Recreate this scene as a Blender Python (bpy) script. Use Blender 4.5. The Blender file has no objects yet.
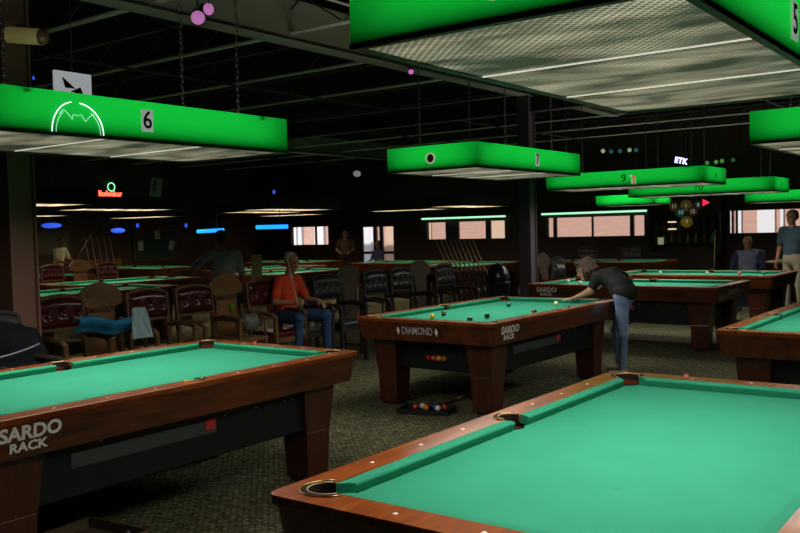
import bpy, bmesh, math, random
import numpy as np
from mathutils import Vector, Matrix, Euler, geometry
random.seed(7)
PI = math.pi
C = bpy.context.scene.collection
sc = bpy.context.scene

# ------------------------------------------------------------------ camera
H = 1.6659
pitch, roll, yaw, F = -0.0407, -0.0246, 0.638, 882.2
cy, sy = math.cos(yaw), math.sin(yaw)
FW = Vector((-sy*math.cos(pitch), cy*math.cos(pitch), math.sin(pitch)))
R0 = Vector((cy, sy, 0)); U0 = R0.cross(FW)
RT = R0*math.cos(roll)+U0*math.sin(roll)
UP = U0*math.cos(roll)-R0*math.sin(roll)
cd = bpy.data.cameras.new('camera'); cam = bpy.data.objects.new('camera', cd); C.objects.link(cam)
cd.sensor_width = 36; cd.lens = 36*F/800; cd.clip_start = .02; cd.clip_end = 200
M = Matrix((RT, UP, -FW)).transposed().to_4x4(); M.translation = (0, 0, H)
cam.matrix_world = M
sc.camera = cam
def at(px, py, depth):
    return Vector((0, 0, H)) + FW*depth + RT*((px-400)/F*depth) - UP*((py-266.5)/F*depth)

# ------------------------------------------------------------------ materials
MATS = {}
def mat(name, col, rough=.5, metal=0., emis=None, es=0., coat=0., spec=.5, noise=None, bump=None, alpha=None):
    if name in MATS: return MATS[name]
    m = bpy.data.materials.new(name); m.use_nodes = True
    nt = m.node_tree; b = nt.nodes['Principled BSDF']
    b.inputs['Base Color'].default_value = (*col, 1); b.inputs['Roughness'].default_value = rough
    b.inputs['Metallic'].default_value = metal; b.inputs['Coat Weight'].default_value = coat
    b.inputs['Coat Roughness'].default_value = .08
    b.inputs['Specular IOR Level'].default_value = spec
    if emis: b.inputs['Emission Color'].default_value = (*emis, 1); b.inputs['Emission Strength'].default_value = es
    if noise:   # (scale xyz, color2, detail)
        tc = nt.nodes.new('ShaderNodeTexCoord'); mp = nt.nodes.new('ShaderNodeMapping'); mp.inputs['Scale'].default_value = noise[0]
        nz = nt.nodes.new('ShaderNodeTexNoise'); nz.inputs['Scale'].default_value = 1; nz.inputs['Detail'].default_value = 6; nz.inputs['Roughness'].default_value = .65
        rp = nt.nodes.new('ShaderNodeValToRGB'); rp.color_ramp.elements[0].position = .35; rp.color_ramp.elements[1].position = .65
        rp.color_ramp.elements[0].color = (*col, 1); rp.color_ramp.elements[1].color = (*noise[1], 1)
        nt.links.new(tc.outputs['Object'], mp.inputs[0]); nt.links.new(mp.outputs[0], nz.inputs[0])
        nt.links.new(nz.outputs['Fac'], rp.inputs[0]); nt.links.new(rp.outputs[0], b.inputs['Base Color'])
        if bump:
            bp = nt.nodes.new('ShaderNodeBump'); bp.inputs['Strength'].default_value = bump; bp.inputs['Distance'].default_value = .01
            nt.links.new(nz.outputs['Fac'], bp.inputs['Height']); nt.links.new(bp.outputs[0], b.inputs['Normal'])
    MATS[name] = m
    return m

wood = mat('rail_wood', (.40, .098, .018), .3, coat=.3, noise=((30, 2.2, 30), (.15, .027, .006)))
woodx = mat('rail_wood_cross', (.20, .045, .010), .28, coat=.5, noise=((2.2, 30, 30), (.07, .013, .004)))
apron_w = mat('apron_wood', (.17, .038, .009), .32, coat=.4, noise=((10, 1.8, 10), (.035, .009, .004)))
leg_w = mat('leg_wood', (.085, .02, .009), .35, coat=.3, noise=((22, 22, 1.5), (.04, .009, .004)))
cloth = mat('billiard_cloth', (.030, .27, .160), .9, spec=.12, noise=((3, 3, 3), (.034, .295, .177)))
cloth2 = mat('cushion_cloth', (.027, .265, .156), .88, spec=.15)
pocket_m = mat('pocket_leather', (.022, .011, .008), .8, spec=.15)
blackp = mat('black_cabinet', (.006, .010, .012), .35)
black = mat('black_paint', (.006, .006, .006), .5)
slot_m = mat('grey_slot', (.045, .06, .055), .4)
chrome = mat('chrome', (.6, .6, .6), .2, 1)
brass = mat('brass_trim', (.55, .33, .10), .25, .9)
tan_t = mat('tan_trim', (.42, .28, .16), .5)
white = mat('white_inlay', (.9, .88, .82), .4)
redst = mat('red_sticker', (.55, .03, .03), .4)
chairw = mat('chair_wood', (.20, .10, .042), .35, noise=((12, 12, 2.5), (.11, .052, .022)))
chairw2 = mat('chair_crest_wood', (.30, .14, .055), .35, noise=((4, 4, 14), (.17, .075, .03)))
darkw = mat('dark_chair_wood', (.03, .024, .02), .45)
burg = mat('burgundy_leather', (.075, .009, .015), .24, coat=.3)
blkl = mat('black_leather', (.028, .030, .034), .35)
steel = mat('painted_steel', (.8, .77, .66), .4)
steeld = mat('dark_steel', (.05, .045, .04), .5)
girdm = mat('girder_steel', (.30, .29, .22), .45)
brown_col = mat('column_paint', (.16, .072, .055), .55)
brown_dk = mat('column_paint_dark', (.09, .065, .085), .5)
panel_w = mat('wall_panelling', (.085, .045, .030), .6, noise=((18, 18, .8), (.045, .024, .018)))
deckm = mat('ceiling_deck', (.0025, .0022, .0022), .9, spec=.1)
paper = mat('paper', (.6, .6, .58), .7)
skin = mat('skin', (.48, .25, .16), .5, spec=.3)
skin_d = mat('skin_tanned', (.42, .19, .12), .5, spec=.3)
hair_b = mat('brown_hair', (.105, .06, .038), .6, spec=.25, noise=((70, 70, 20), (.02, .012, .008)), bump=1.)
hair_g = mat('grey_hair', (.55, .52, .48), .6)
hair_k = mat('dark_hair', (.015, .012, .01), .6)
jeans = mat('blue_jeans', (.14, .24, .48), .8, noise=((9, 9, 5), (.28, .40, .62)))
jeans_d = mat('dark_jeans', (.02, .07, .17), .8, noise=((9, 9, 5), (.012, .04, .11)))
blk_cloth = mat('black_shirt', (.006, .007, .008), .85)
orange_c = mat('orange_shirt', (.80, .065, .012), .8, noise=((7, 7, 4), (.62, .045, .009)))
eye_m = mat('eye_dark', (.02, .012, .01), .3)
lip_m = mat('lips', (.35, .12, .09), .5)
shoe_m = mat('pale_shoe', (.42, .36, .28), .6)
shoe_d = mat('dark_shoe', (.02, .02, .02), .5)
cue_w = mat('cue_maple', (.70, .50, .30), .35, coat=.3)
cue_b = mat('cue_butt', (.05, .02, .012), .3, coat=.3)

def carpet():
    m = bpy.data.materials.new('carpet'); m.use_nodes = True; nt = m.node_tree; b = nt.nodes['Principled BSDF']
    N = nt.nodes.new; L = nt.links.new
    tc = N('ShaderNodeTexCoord')
    def mp(s):
        q = N('ShaderNodeMapping'); q.inputs['Scale'].default_value = s; L(tc.outputs['Object'], q.inputs[0]); return q
    w1 = N('ShaderNodeTexNoise'); w1.inputs['Scale'].default_value = 1; w1.inputs['Detail'].default_value = 4; L(mp((22, 22, 22)).outputs[0], w1.inputs[0])
    br = N('ShaderNodeTexBrick'); br.inputs['Scale'].default_value = 1; br.inputs['Mortar Size'].default_value = .09
    br.inputs['Color1'].default_value = (.12, .12, .068, 1); br.inputs['Color2'].default_value = (.25, .24, .135, 1); br.inputs['Mortar'].default_value = (.05, .052, .036, 1)
    br.inputs['Brick Width'].default_value = .9; br.inputs['Row Height'].default_value = .45
    L(mp((16, 16, 16)).outputs[0], br.inputs[0])
    rp = N('ShaderNodeValToRGB'); rp.color_ramp.elements[0].position = .35; rp.color_ramp.elements[1].position = .7
    rp.color_ramp.elements[0].color = (.45, .48, .45, 1); rp.color_ramp.elements[1].color = (1.5, 1.45, 1.3, 1)
    L(w1.outputs['Fac'], rp.inputs[0])
    mx = N('ShaderNodeMix'); mx.data_type = 'RGBA'; mx.blend_type = 'MULTIPLY'; mx.inputs['Factor'].default_value = 1
    L(br.outputs['Color'], mx.inputs['A']); L(rp.outputs[0], mx.inputs['B']); L(mx.outputs['Result'], b.inputs['Base Color'])
    b.inputs['Roughness'].default_value = .95; b.inputs['Specular IOR Level'].default_value = .1
    return m
def louver(name, col, es, sc_=55.):
    """lit egg-crate diffuser: metal grid whose cells pass the tubes' light unevenly"""
    m = bpy.data.materials.new(name); m.use_nodes = True; nt = m.node_tree; b = nt.nodes['Principled BSDF']
    N = nt.nodes.new; L = nt.links.new
    tc = N('ShaderNodeTexCoord')
    mp = N('ShaderNodeMapping'); mp.inputs['Scale'].default_value = (sc_, sc_, 0); mp.inputs['Rotation'].default_value = (0, 0, .785); L(tc.outputs['Object'], mp.inputs[0])
    sp = N('ShaderNodeSeparateXYZ'); L(mp.outputs[0], sp.inputs[0])
    def tri(o):
        f = N('ShaderNodeMath'); f.operation = 'PINGPONG'; f.inputs[1].default_value = 1; L(o, f.inputs[0]); return f.outputs[0]
    mn = N('ShaderNodeMath'); mn.operation = 'MINIMUM'; L(tri(sp.outputs[0]), mn.inputs[0]); L(tri(sp.outputs[1]), mn.inputs[1])
    g = N('ShaderNodeMapRange'); g.inputs['From Min'].default_value = .1; g.inputs['From Max'].default_value = .5
    g.inputs['To Min'].default_value = 2.0; g.inputs['To Max'].default_value = .35; L(mn.outputs[0], g.inputs['Value'])
    nz = N('ShaderNodeTexNoise'); nz.inputs['Scale'].default_value = 1; nz.inputs['Detail'].default_value = 3; nz.inputs['Distortion'].default_value = .5
    mp2 = N('ShaderNodeMapping'); mp2.inputs['Scale'].default_value = (1.8, 4.2, 1); L(tc.outputs['Object'], mp2.inputs[0]); L(mp2.outputs[0], nz.inputs[0])
    r = N('ShaderNodeMapRange'); r.inputs['From Min'].default_value = .38; r.inputs['From Max'].default_value = .72; r.inputs['To Min'].default_value = .15; r.inputs['To Max'].default_value = 2.7; L(nz.outputs['Fac'], r.inputs['Value'])
    mu = N('ShaderNodeMath'); mu.operation = 'MULTIPLY'; L(g.outputs[0], mu.inputs[0]); L(r.outputs[0], mu.inputs[1])
    m2 = N('ShaderNodeMath'); m2.operation = 'MULTIPLY'; m2.inputs[1].default_value = es; L(mu.outputs[0], m2.inputs[0])
    b.inputs['Base Color'].default_value = (.30, .30, .28, 1); b.inputs['Metallic'].default_value = .7; b.inputs['Roughness'].default_value = .38
    b.inputs['Emission Color'].default_value = (*col, 1); L(m2.outputs[0], b.inputs['Emission Strength'])
    return m
louv = louver('louver_near', (.86, .80, .54), .13, 85.)
louv_far = louver('louver_far', (1., .76, .45), .85)
green_side = mat('green_lamp_side', (.006, .30, .03), .22, coat=.5)
gs_ = green_side.node_tree; _tr = gs_.nodes.new('ShaderNodeBsdfTranslucent'); _tr.inputs[0].default_value = (.008, .74, .07, 1)
_mx = gs_.nodes.new('ShaderNodeMixShader'); _mx.inputs[0].default_value = .75
gs_.links.new(gs_.nodes['Principled BSDF'].outputs[0], _mx.inputs[1]); gs_.links.new(_tr.outputs[0], _mx.inputs[2]); gs_.links.new(_mx.outputs[0], gs_.nodes['Material Output'].inputs[0])
green_edge = mat('green_lamp_edge', (.004, .07, .02), .3)
bar_e = mat('louver_joint', (.6, .6, .55), .3, emis=(1, .96, .76), es=.62)  # glow put into the bars for tube light leaking at the joints
bar_w = mat('louver_joint_far', (.6, .5, .4), .3, emis=(1, .85, .6), es=1.2)
dark_side = mat('dark_lamp_side', (.010, .009, .008), .5)

# ------------------------------------------------------------------ mesh helper
class MB:
    def __init__(s): s.v = []; s.f = []; s.mi = []; s.mats = []; s.sm = []
    def _m(s, m):
        if m not in s.mats: s.mats.append(m)
        return s.mats.index(m)
    def add(s, vs, fs, m, smooth=False, X=None):
        o = len(s.v)
        for v in vs:
            v = Vector(v)
            s.v.append(tuple(X @ v) if X is not None else tuple(v))
        k = s._m(m)
        for f in fs: s.f.append([o+i for i in f]); s.mi.append(k); s.sm.append(smooth)
        return s
    def box(s, c, d, m, X=None, top=None):
        x, y, z = c; a, b, h = d[0]/2, d[1]/2, d[2]/2
        ta, tb = (a, b) if top is None else (top[0]/2, top[1]/2)
        vs = [(x-a, y-b, z-h), (x+a, y-b, z-h), (x+a, y+b, z-h), (x-a, y+b, z-h), (x-ta, y-tb, z+h), (x+ta, y-tb, z+h), (x+ta, y+tb, z+h), (x-ta, y+tb, z+h)]
        return s.add(vs, [(0, 3, 2, 1), (4, 5, 6, 7), (0, 1, 5, 4), (1, 2, 6, 5), (2, 3, 7, 6), (3, 0, 4, 7)], m, False, X)
    def tube(s, pts, r, m, n=8, closed=False, X=None):
        pts = [Vector(p) for p in pts]; rs = r if isinstance(r, (list, tuple)) else [r]*len(pts)
        vs = []; L = len(pts); up = Vector((0, 0, 1))
        for i, p in enumerate(pts):
            a = pts[(i-1) % L] if (closed or i > 0) else p; b = pts[(i+1) % L] if (closed or i < L-1) else p
            t = (b-a).normalized(); ref = up if abs(t.z) < .95 else Vector((1, 0, 0))
            u = t.cross(ref).normalized(); w = t.cross(u)
            for k in range(n):
                q = 2*PI*k/n; vs.append(p+(u*math.cos(q)+w*math.sin(q))*rs[i])
        fs = []
        for i in range(L if closed else L-1):
            j = (i+1) % L
            for k in range(n): fs.append((i*n+k, i*n+(k+1) % n, j*n+(k+1) % n, j*n+k))
        if not closed: fs.append(tuple(range(n))[::-1]); fs.append(tuple((L-1)*n+k for k in range(n)))
        return s.add(vs, fs, m, True, X)
    def lathe(s, prof, m, n=24, c=(0, 0, 0), X=None, smooth=True):
        vs = []
        for (r, z) in prof:
            for k in range(n): q = 2*PI*k/n; vs.append((c[0]+r*math.cos(q), c[1]+r*math.sin(q), c[2]+z))
        fs = []
        for i in range(len(prof)-1):
            for k in range(n): fs.append((i*n+k, i*n+(k+1) % n, (i+1)*n+(k+1) % n, (i+1)*n+k))
        if prof[0][0] > 1e-4: fs.append(tuple(range(n))[::-1])
        if prof[-1][0] > 1e-4: fs.append(tuple((len(prof)-1)*n+k for k in range(n)))
        return s.add(vs, fs, m, smooth, X)
    def ball(s, c, r, m, n=14, X=None):
        R = r if isinstance(r, (tuple, list)) else (r, r, r)
        vs = [(c[0], c[1], c[2]-R[2])]; h = n//2
        for i in range(1, h):
            a = -PI/2+PI*i/h
            for k in range(n): q = 2*PI*k/n; vs.append((c[0]+R[0]*math.cos(a)*math.cos(q), c[1]+R[1]*math.cos(a)*math.sin(q), c[2]+R[2]*math.sin(a)))
        vs.append((c[0], c[1], c[2]+R[2])); fs = []
        for k in range(n): fs.append((0, 1+(k+1) % n, 1+k)); fs.append((len(vs)-1, len(vs)-1-n+k, len(vs)-1-n+(k+1) % n))
        for i in range(h-2):
            for k in range(n): a = 1+i*n+k; b = 1+i*n+(k+1) % n; fs.append((a, b, b+n, a+n))
        return s.add(vs, fs, m, True, X)
    def prism(s, outer, holes, z0, z1, m, X=None, inset=0):
        loops = [outer]+list(holes)
        flat = [Vector((p[0], p[1], 0)) for l in loops for p in l]
        tris = geometry.tessellate_polygon([[Vector((p[0], p[1], 0)) for p in l] for l in loops])
        n = len(flat); vs = [(p.x, p.y, z0) for p in flat]+[(p.x, p.y, z1) for p in flat]; fs = []
        for t in tris:
            a, b, c = [flat[i] for i in t]
            ccw = (b-a).cross(c-a).z > 0
            t = tuple(t) if ccw else tuple(t)[::-1]
            fs.append(tuple(i+n for i in t)); fs.append(t[::-1])
        o = 0
        for li, l in enumerate(loops):
            k = len(l); area = sum(l[i][0]*l[(i+1) % k][1]-l[(i+1) % k][0]*l[i][1] for i in range(k))
            pos = (area > 0) == (li == 0)
            for i in range(k):
                a, b = o+i, o+(i+1) % k
                fs.append((a, b, b+n, a+n) if pos else (b, a, a+n, b+n))
            o += k
        return s.add(vs, fs, m, False, X)
    def build(s, name, parent=None, bevel=0, loc=None, rz=0, rot=None):
        me = bpy.data.meshes.new(name); me.from_pydata(s.v, [], s.f)
        for m in s.mats: me.materials.append(m)
        me.polygons.foreach_set('material_index', s.mi); me.polygons.foreach_set('use_smooth', s.sm); me.update()
        o = bpy.data.objects.new(name, me); C.objects.link(o)
        if parent is not None: o.parent = parent
        if loc is not None: o.location = loc
        if rot is not None: o.rotation_euler = rot
        elif rz: o.rotation_euler = (0, 0, rz)
        if bevel:
            b = o.modifiers.new('bevel', 'BEVEL'); b.width = bevel; b.segments = 2; b.limit_method = 'ANGLE'; b.harden_normals = False
        return o
def tag(o, label=None, cat=None, group=None, kind=None):
    if label: o['label'] = label
    if cat: o['category'] = cat
    if group: o['group'] = group
    if kind: o['kind'] = kind
    return o
def thing(name, label, cat, loc=(0, 0, 0), rz=0, group=None, rot=None):
    o = bpy.data.objects.new(name, None); C.objects.link(o); o.location = loc; o.rotation_euler = rot if rot else (0, 0, rz)
    o.empty_display_size = .1
    return tag(o, label, cat, group)
def dup(o, parent=None):
    c = o.copy(); C.objects.link(c)
    if parent is not None: c.parent = parent
    for ch in [x for x in bpy.data.objects if x.parent is o]: dup(ch, c)
    return c
KIDS = {}
def place(proto, loc, rz, label, group=None, first=[None]):
    """first use moves the prototype itself, later uses copy it with its parts"""
    if not KIDS.get(proto.name): KIDS[proto.name] = 1; o = proto
    else: o = dup(proto)
    o.location = (loc[0], loc[1], -.10); o.scale = (1, 1, 1.09); o.rotation_euler = (0, 0, rz); o['label'] = label
    if group: o['group'] = group
    return o
def text(body, size, m, name, parent=None, loc=(0, 0, 0), rot=(0, 0, 0), depth=.002, bold=.012, sx=1.0, align='CENTER', spacing=1.0, width=None):
    cu = bpy.data.curves.new(name, 'FONT'); cu.body = body; cu.size = size; cu.extrude = depth; cu.offset = bold*size; cu.align_x = align; cu.align_y = 'CENTER'
    cu.space_character = spacing; cu.resolution_u = 3
    t = bpy.data.objects.new(name+'_src', cu); C.objects.link(t)
    bpy.context.view_layer.update()
    me = bpy.data.meshes.new_from_object(t.evaluated_get(bpy.context.evaluated_depsgraph_get()))
    bpy.data.objects.remove(t); bpy.data.curves.remove(cu)
    me.name = name; me.materials.clear(); me.materials.append(m)
    if width:
        xs_ = [v.co.x for v in me.vertices]; sx = width/(max(xs_)-min(xs_))
    for v in me.vertices: v.co.x *= sx
    o = bpy.data.objects.new(name, me); C.objects.link(o)
    if parent is not None: o.parent = parent
    o.location = loc; o.rotation_euler = rot
    return o

# ------------------------------------------------------------------ room shell
def struct(name, mb, label=None, **k):
    o = mb.build(name, **k); o['kind'] = 'structure'
    if label: o['label'] = label
    return o
X0, X1, Y0, Y1, ZC = -24., 4.5, -4., 24., 4.65
ZF = -.10      # floor level (rails of the pool tables are .90 above it)
struct('floor', MB().box(((X0+X1)/2, (Y0+Y1)/2, ZF-.05), (X1-X0+.4, Y1-Y0+.4, .1), carpet()))
bb_m = mat('baseboard_paint', (.012, .008, .007), .6)
for nm, c_, d_ in (('left', (X0+.0, (Y0+Y1)/2), (.06, Y1-Y0)), ('right', (X1, (Y0+Y1)/2), (.06, Y1-Y0)), ('front', ((X0+X1)/2, Y0), (X1-X0, .06)), ('back', ((X0+X1)/2, Y1), (X1-X0, .06))):
    struct('baseboard_'+nm, MB().box((c_[0], c_[1], ZF+.06), (d_[0], d_[1], .118), bb_m))
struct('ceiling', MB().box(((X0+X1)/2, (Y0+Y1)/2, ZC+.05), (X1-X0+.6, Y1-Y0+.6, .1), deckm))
struct('wall_left', MB().box((X0-.1, (Y0+Y1)/2, ZC/2), (.2, Y1-Y0, ZC), panel_w))
struct('wall_right', MB().box((X1+.1, (Y0+Y1)/2, ZC/2), (.2, Y1-Y0, ZC), panel_w))
struct('wall_front', MB().box(((X0+X1)/2, Y0-.1, ZC/2), (X1-X0, .2, ZC), panel_w))
# back wall with openings (x0,x1,z0,z1)
opens = [(-22.85, -20.93, 1.18, 1.93), (-19.55, -17.95, .02, 1.90), (-16.70, -13.66, 1.30, 1.95), (-12.28, -9.18, 1.31, 1.98), (-6.95, -3.6, 1.33, 2.02)]
wb = MB(); xs = X0-.2
for (a, b, z0, z1) in opens:
    wb.box(((xs+a)/2, Y1+.1, ZC/2), (a-xs, .2, ZC), panel_w)
    if z0 > .1: wb.box(((a+b)/2, Y1+.1, z0/2), (b-a, .2, z0), panel_w)
    wb.box(((a+b)/2, Y1+.1, (z1+ZC)/2), (b-a, .2, ZC-z1), panel_w); xs = b
wb.box(((xs+X1+.2)/2, Y1+.1, ZC/2), (X1+.2-xs, .2, ZC), panel_w)
struct('wall_back', wb)
frame_m = mat('window_frame', (.035, .03, .03), .5)
glass = bpy.data.materials.new('glass'); glass.use_nodes = True
_b = glass.node_tree.nodes['Principled BSDF']; _b.inputs['Transmission Weight'].default_value = 1; _b.inputs['Roughness'].default_value = 0; _b.inputs['IOR'].default_value = 1.0; _b.inputs['Base Color'].default_value = (.95, .97, .97, 1)
mull = {1: [(-21.6, .05)], 2: [], 3: [(-15.67, .50), (-14.32, .17)], 4: [(-12.0, .1), (-10.8, .04), (-9.6, .11)], 5: [(-6.83, .04), (-6.72, .04), (-4.6, .05)]}
for i, (a, b, z0, z1) in enumerate(opens, 1):
    if i == 2: continue
    w = MB(); t = .05
    w.box(((a+b)/2, Y1+.05, z0+t/2), (b-a, .1, t), frame_m).box(((a+b)/2, Y1+.05, z1-t/2), (b-a, .1, t), frame_m)
    w.box((a+t/2, Y1+.05, (z0+z1)/2), (t, .1, z1-z0-2*t), frame_m).box((b-t/2, Y1+.05, (z0+z1)/2), (t, .1, z1-z0-2*t), frame_m)
    for (x, ww) in mull[i]: w.box((x, Y1+.05, (z0+z1)/2), (ww, .08, z1-z0-2*t), frame_m)
    o = struct('window_%d' % i, w)
    g = MB().box(((a+b)/2, Y1+.06, (z0+z1)/2), (b-a-2*t, .006, z1-z0-2*t), glass).build('pane', o)
# glass entrance door pair
a, b, z0, z1 = opens[1]
w = MB()
for x in (a+.06, (a+b)/2-.14, (a+b)/2+.14, b-.06): w.box((x, Y1+.08, (z0+z1)/2), (.12, .08, z1-z0), frame_m)
for z in (z0+.1, .92, z1-.04):
    w.box(((a+b)/2, Y1+.08, z), (b-a, .079, .09), frame_m)
dr = struct('door_1', w)
MB().box(((a+b)/2, Y1+.09, (z0+z1)/2), (b-a-.1, .006, z1-z0-.1), glass).build('pane', dr)
MB().tube([((a+b)/2-.2, Y1-.04, .8), ((a+b)/2-.2, Y1-.04, 1.3)], .015, chrome).build('door_handle', dr)
# outside: facade across the walkway and pavement
brick = mat('outside_brick', (.52, .30, .24), .8, noise=((2, 2, 14), (.60, .37, .30)))
pale = mat('outside_render', (.78, .78, .80), .8); tanb = mat('outside_tan', (.66, .47, .33), .8)
fc = MB(); Yf = 28.
fc.box((-14, Yf+.1, 2.5), (40, .2, 5), brick)
for x, ww in ((-8.0, .15), (-7.72, .1), (-6.95, .5), (-6.5, .08), (-4.6, .3), (-24.9, .5), (-23.6, .9), (-26.6, .8), (-22.2, .7), (-26.0, .2)): fc.box((x, Yf-.05, 2.5), (ww, .12, 5), pale)
fc.box((-20.3, Yf-.02, 2.5), (2.2, .06, 5), tanb)
fc.box((-16.2, Yf-.03, 1.2), (1.0, .08, 2.0), tanb)
o = struct('wall_outside', fc)
struct('ground_outside', MB().box((-12, 28, -.1), (60, 8, .1), pale))

# columns, girders, joists
col = MB().box((-7.2, 4.16, ZC/2+ZF/2), (.17, .22, ZC-ZF), brown_col)
for s in (-1, 1): col.box((-7.2, 4.16+s*.115, ZC/2+ZF/2), (.24, .02, ZC-ZF), brown_col)
struct('steel_column', col, 'brown steel column standing behind the left pool table')
col = MB().box((-7.2, 13.4, ZC/2+ZF/2), (.16, .20, ZC-ZF), brown_dk)
for s in (-1, 1): col.box((-7.2, 13.4+s*.105, ZC/2+ZF/2), (.22, .02, ZC-ZF), brown_dk)
struct('steel_column', col, 'dark steel column behind the middle pool table')
def ibeam(a, b, z, h, w, m, axis):
    g = MB()
    L = b-a; c = (a+b)/2
    for dz, ww, hh in ((0.012, w, .024), (h-.012, w, .024), (h/2, .02, h-.04)):
        if axis[0] == 'y': g.box((axis[1], c, z+dz), (ww, L, hh), m)
        else: g.box((c, axis[1], z+dz), (L, ww, hh), m)
    return g
struct('steel_girder', ibeam(Y0+.1, 17.2, 3.88, .5, .2, girdm, ('y', -7.2)), 'long steel girder running over the two columns')
struct('steel_girder', ibeam(-14.5, -.2, 3.62, .30, .2, mat('purple_beam', (.05, .035, .045), .5), ('x', 13.5)), 'dark cross beam running over the middle lamp')
struct('steel_girder', ibeam(Y0+.1, 23.9, 3.88, .5, .2, girdm, ('y', -16.8)), 'far steel girder over the left tables')
for y in (-.1, 1.85, 3.8, 5.75, 7.68, 9.65, 11.6, 13.9, 15.9, 17.9, 19.9, 21.9):
    j = MB()
    for s in (-.028, .028): j.box((-9.8, y+s, 4.01), (28.2, .035, .022), steel)  # lower flanges coloured paler than the webs for light caught from below
    j.box((-9.8, y, 4.42), (28.2, .07, .03), steeld)
    x = -23.8; k = 0
    pts = []
    while x < 4.2:
        pts.append((x, y, 4.02 if k % 2 else 4.41)); x += .6; k += 1
    j.tube(pts, .012, steeld, 5)
    struct('ceiling_joist', j)
for x, z in ((-9.95, 3.92), (-12.7, 3.95), (-19, 3.95), (-4.4, 3.97), (-1.9, 3.95)):
    struct('bridging_bar', MB().box((x, 10, z), (.04, 27.6, .03), steeld))
cond = MB().tube([(-7.0, -3, 4.46), (-7.0, 17, 4.46)], .02, steel, 6)
struct('conduit', cond)

# ------------------------------------------------------------------ pool tables
A_, B_ = 1.45, .815
def arc(cx, cy_, r, a0, a1, n=10):
    return [(cx+r*math.cos(math.radians(a0+(a1-a0)*i/n)), cy_+r*math.sin(math.radians(a0+(a1-a0)*i/n))) for i in range(n+1)]
def sym(q1):      # q1 CCW list in the first quadrant, side arc excluded -> full CCW loop
    q2 = [(-x, y) for x, y in q1[::-1]]; q3 = [(-x, -y) for x, y in q1]; q4 = [(x, -y) for x, y in q1[::-1]]
    return q1+q2+q3+q4
side_up = [(.69+.06*math.cos(math.radians(a)), .06*math.sin(math.radians(a))) for a in range(5, 96, 15)]
wood_hole = sym(side_up+arc(.665, 1.30, .068, -72.9, 162.9, 14))
rc = .05
outer = sym([(B_, .01), (B_, A_-rc)]+arc(B_-rc, A_-rc, rc, 15, 75, 4)+[(B_-rc, A_)])
bed_q = [(.63+.0*i, 0) for i in range(1)]
bed_loop = sym([(.69+.06*math.cos(math.radians(a)), .06*math.sin(math.radians(a))) for a in range(178, 119, -10)]+[(.683, 1.233)]+[(.665+.068*math.cos(math.radians(a)), 1.30+.068*math.sin(math.radians(a))) for a in range(285, 164, -12)]+[(.6, 1.318)])
def cushion(y0, y1, c0, c1, m, nseg=1):
    """along local y from y0..y1 at the nose (x=.635), back at x=.685; c0,c1 how far the back overruns at each end"""
    prof = [(.687, .8005), (.650, .7995), (.637, .796), (.635, .788), (.648, .7555), (.687, .7555)]
    vs = []; 
    for end in (0, 1):
        for (x, z) in prof:
            t = (x-.635)/.05
            vs.append((x, (y0-c0*t) if end == 0 else (y1+c1*t), z))
    n = len(prof); fs = [tuple(range(n)), tuple(range(2*n-1, n-1, -1))]+[(i, i+n, (i+1) % n+n, (i+1) % n) for i in range(n)]
    return vs, fs
def trapezoid_end(mb): pass
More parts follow.
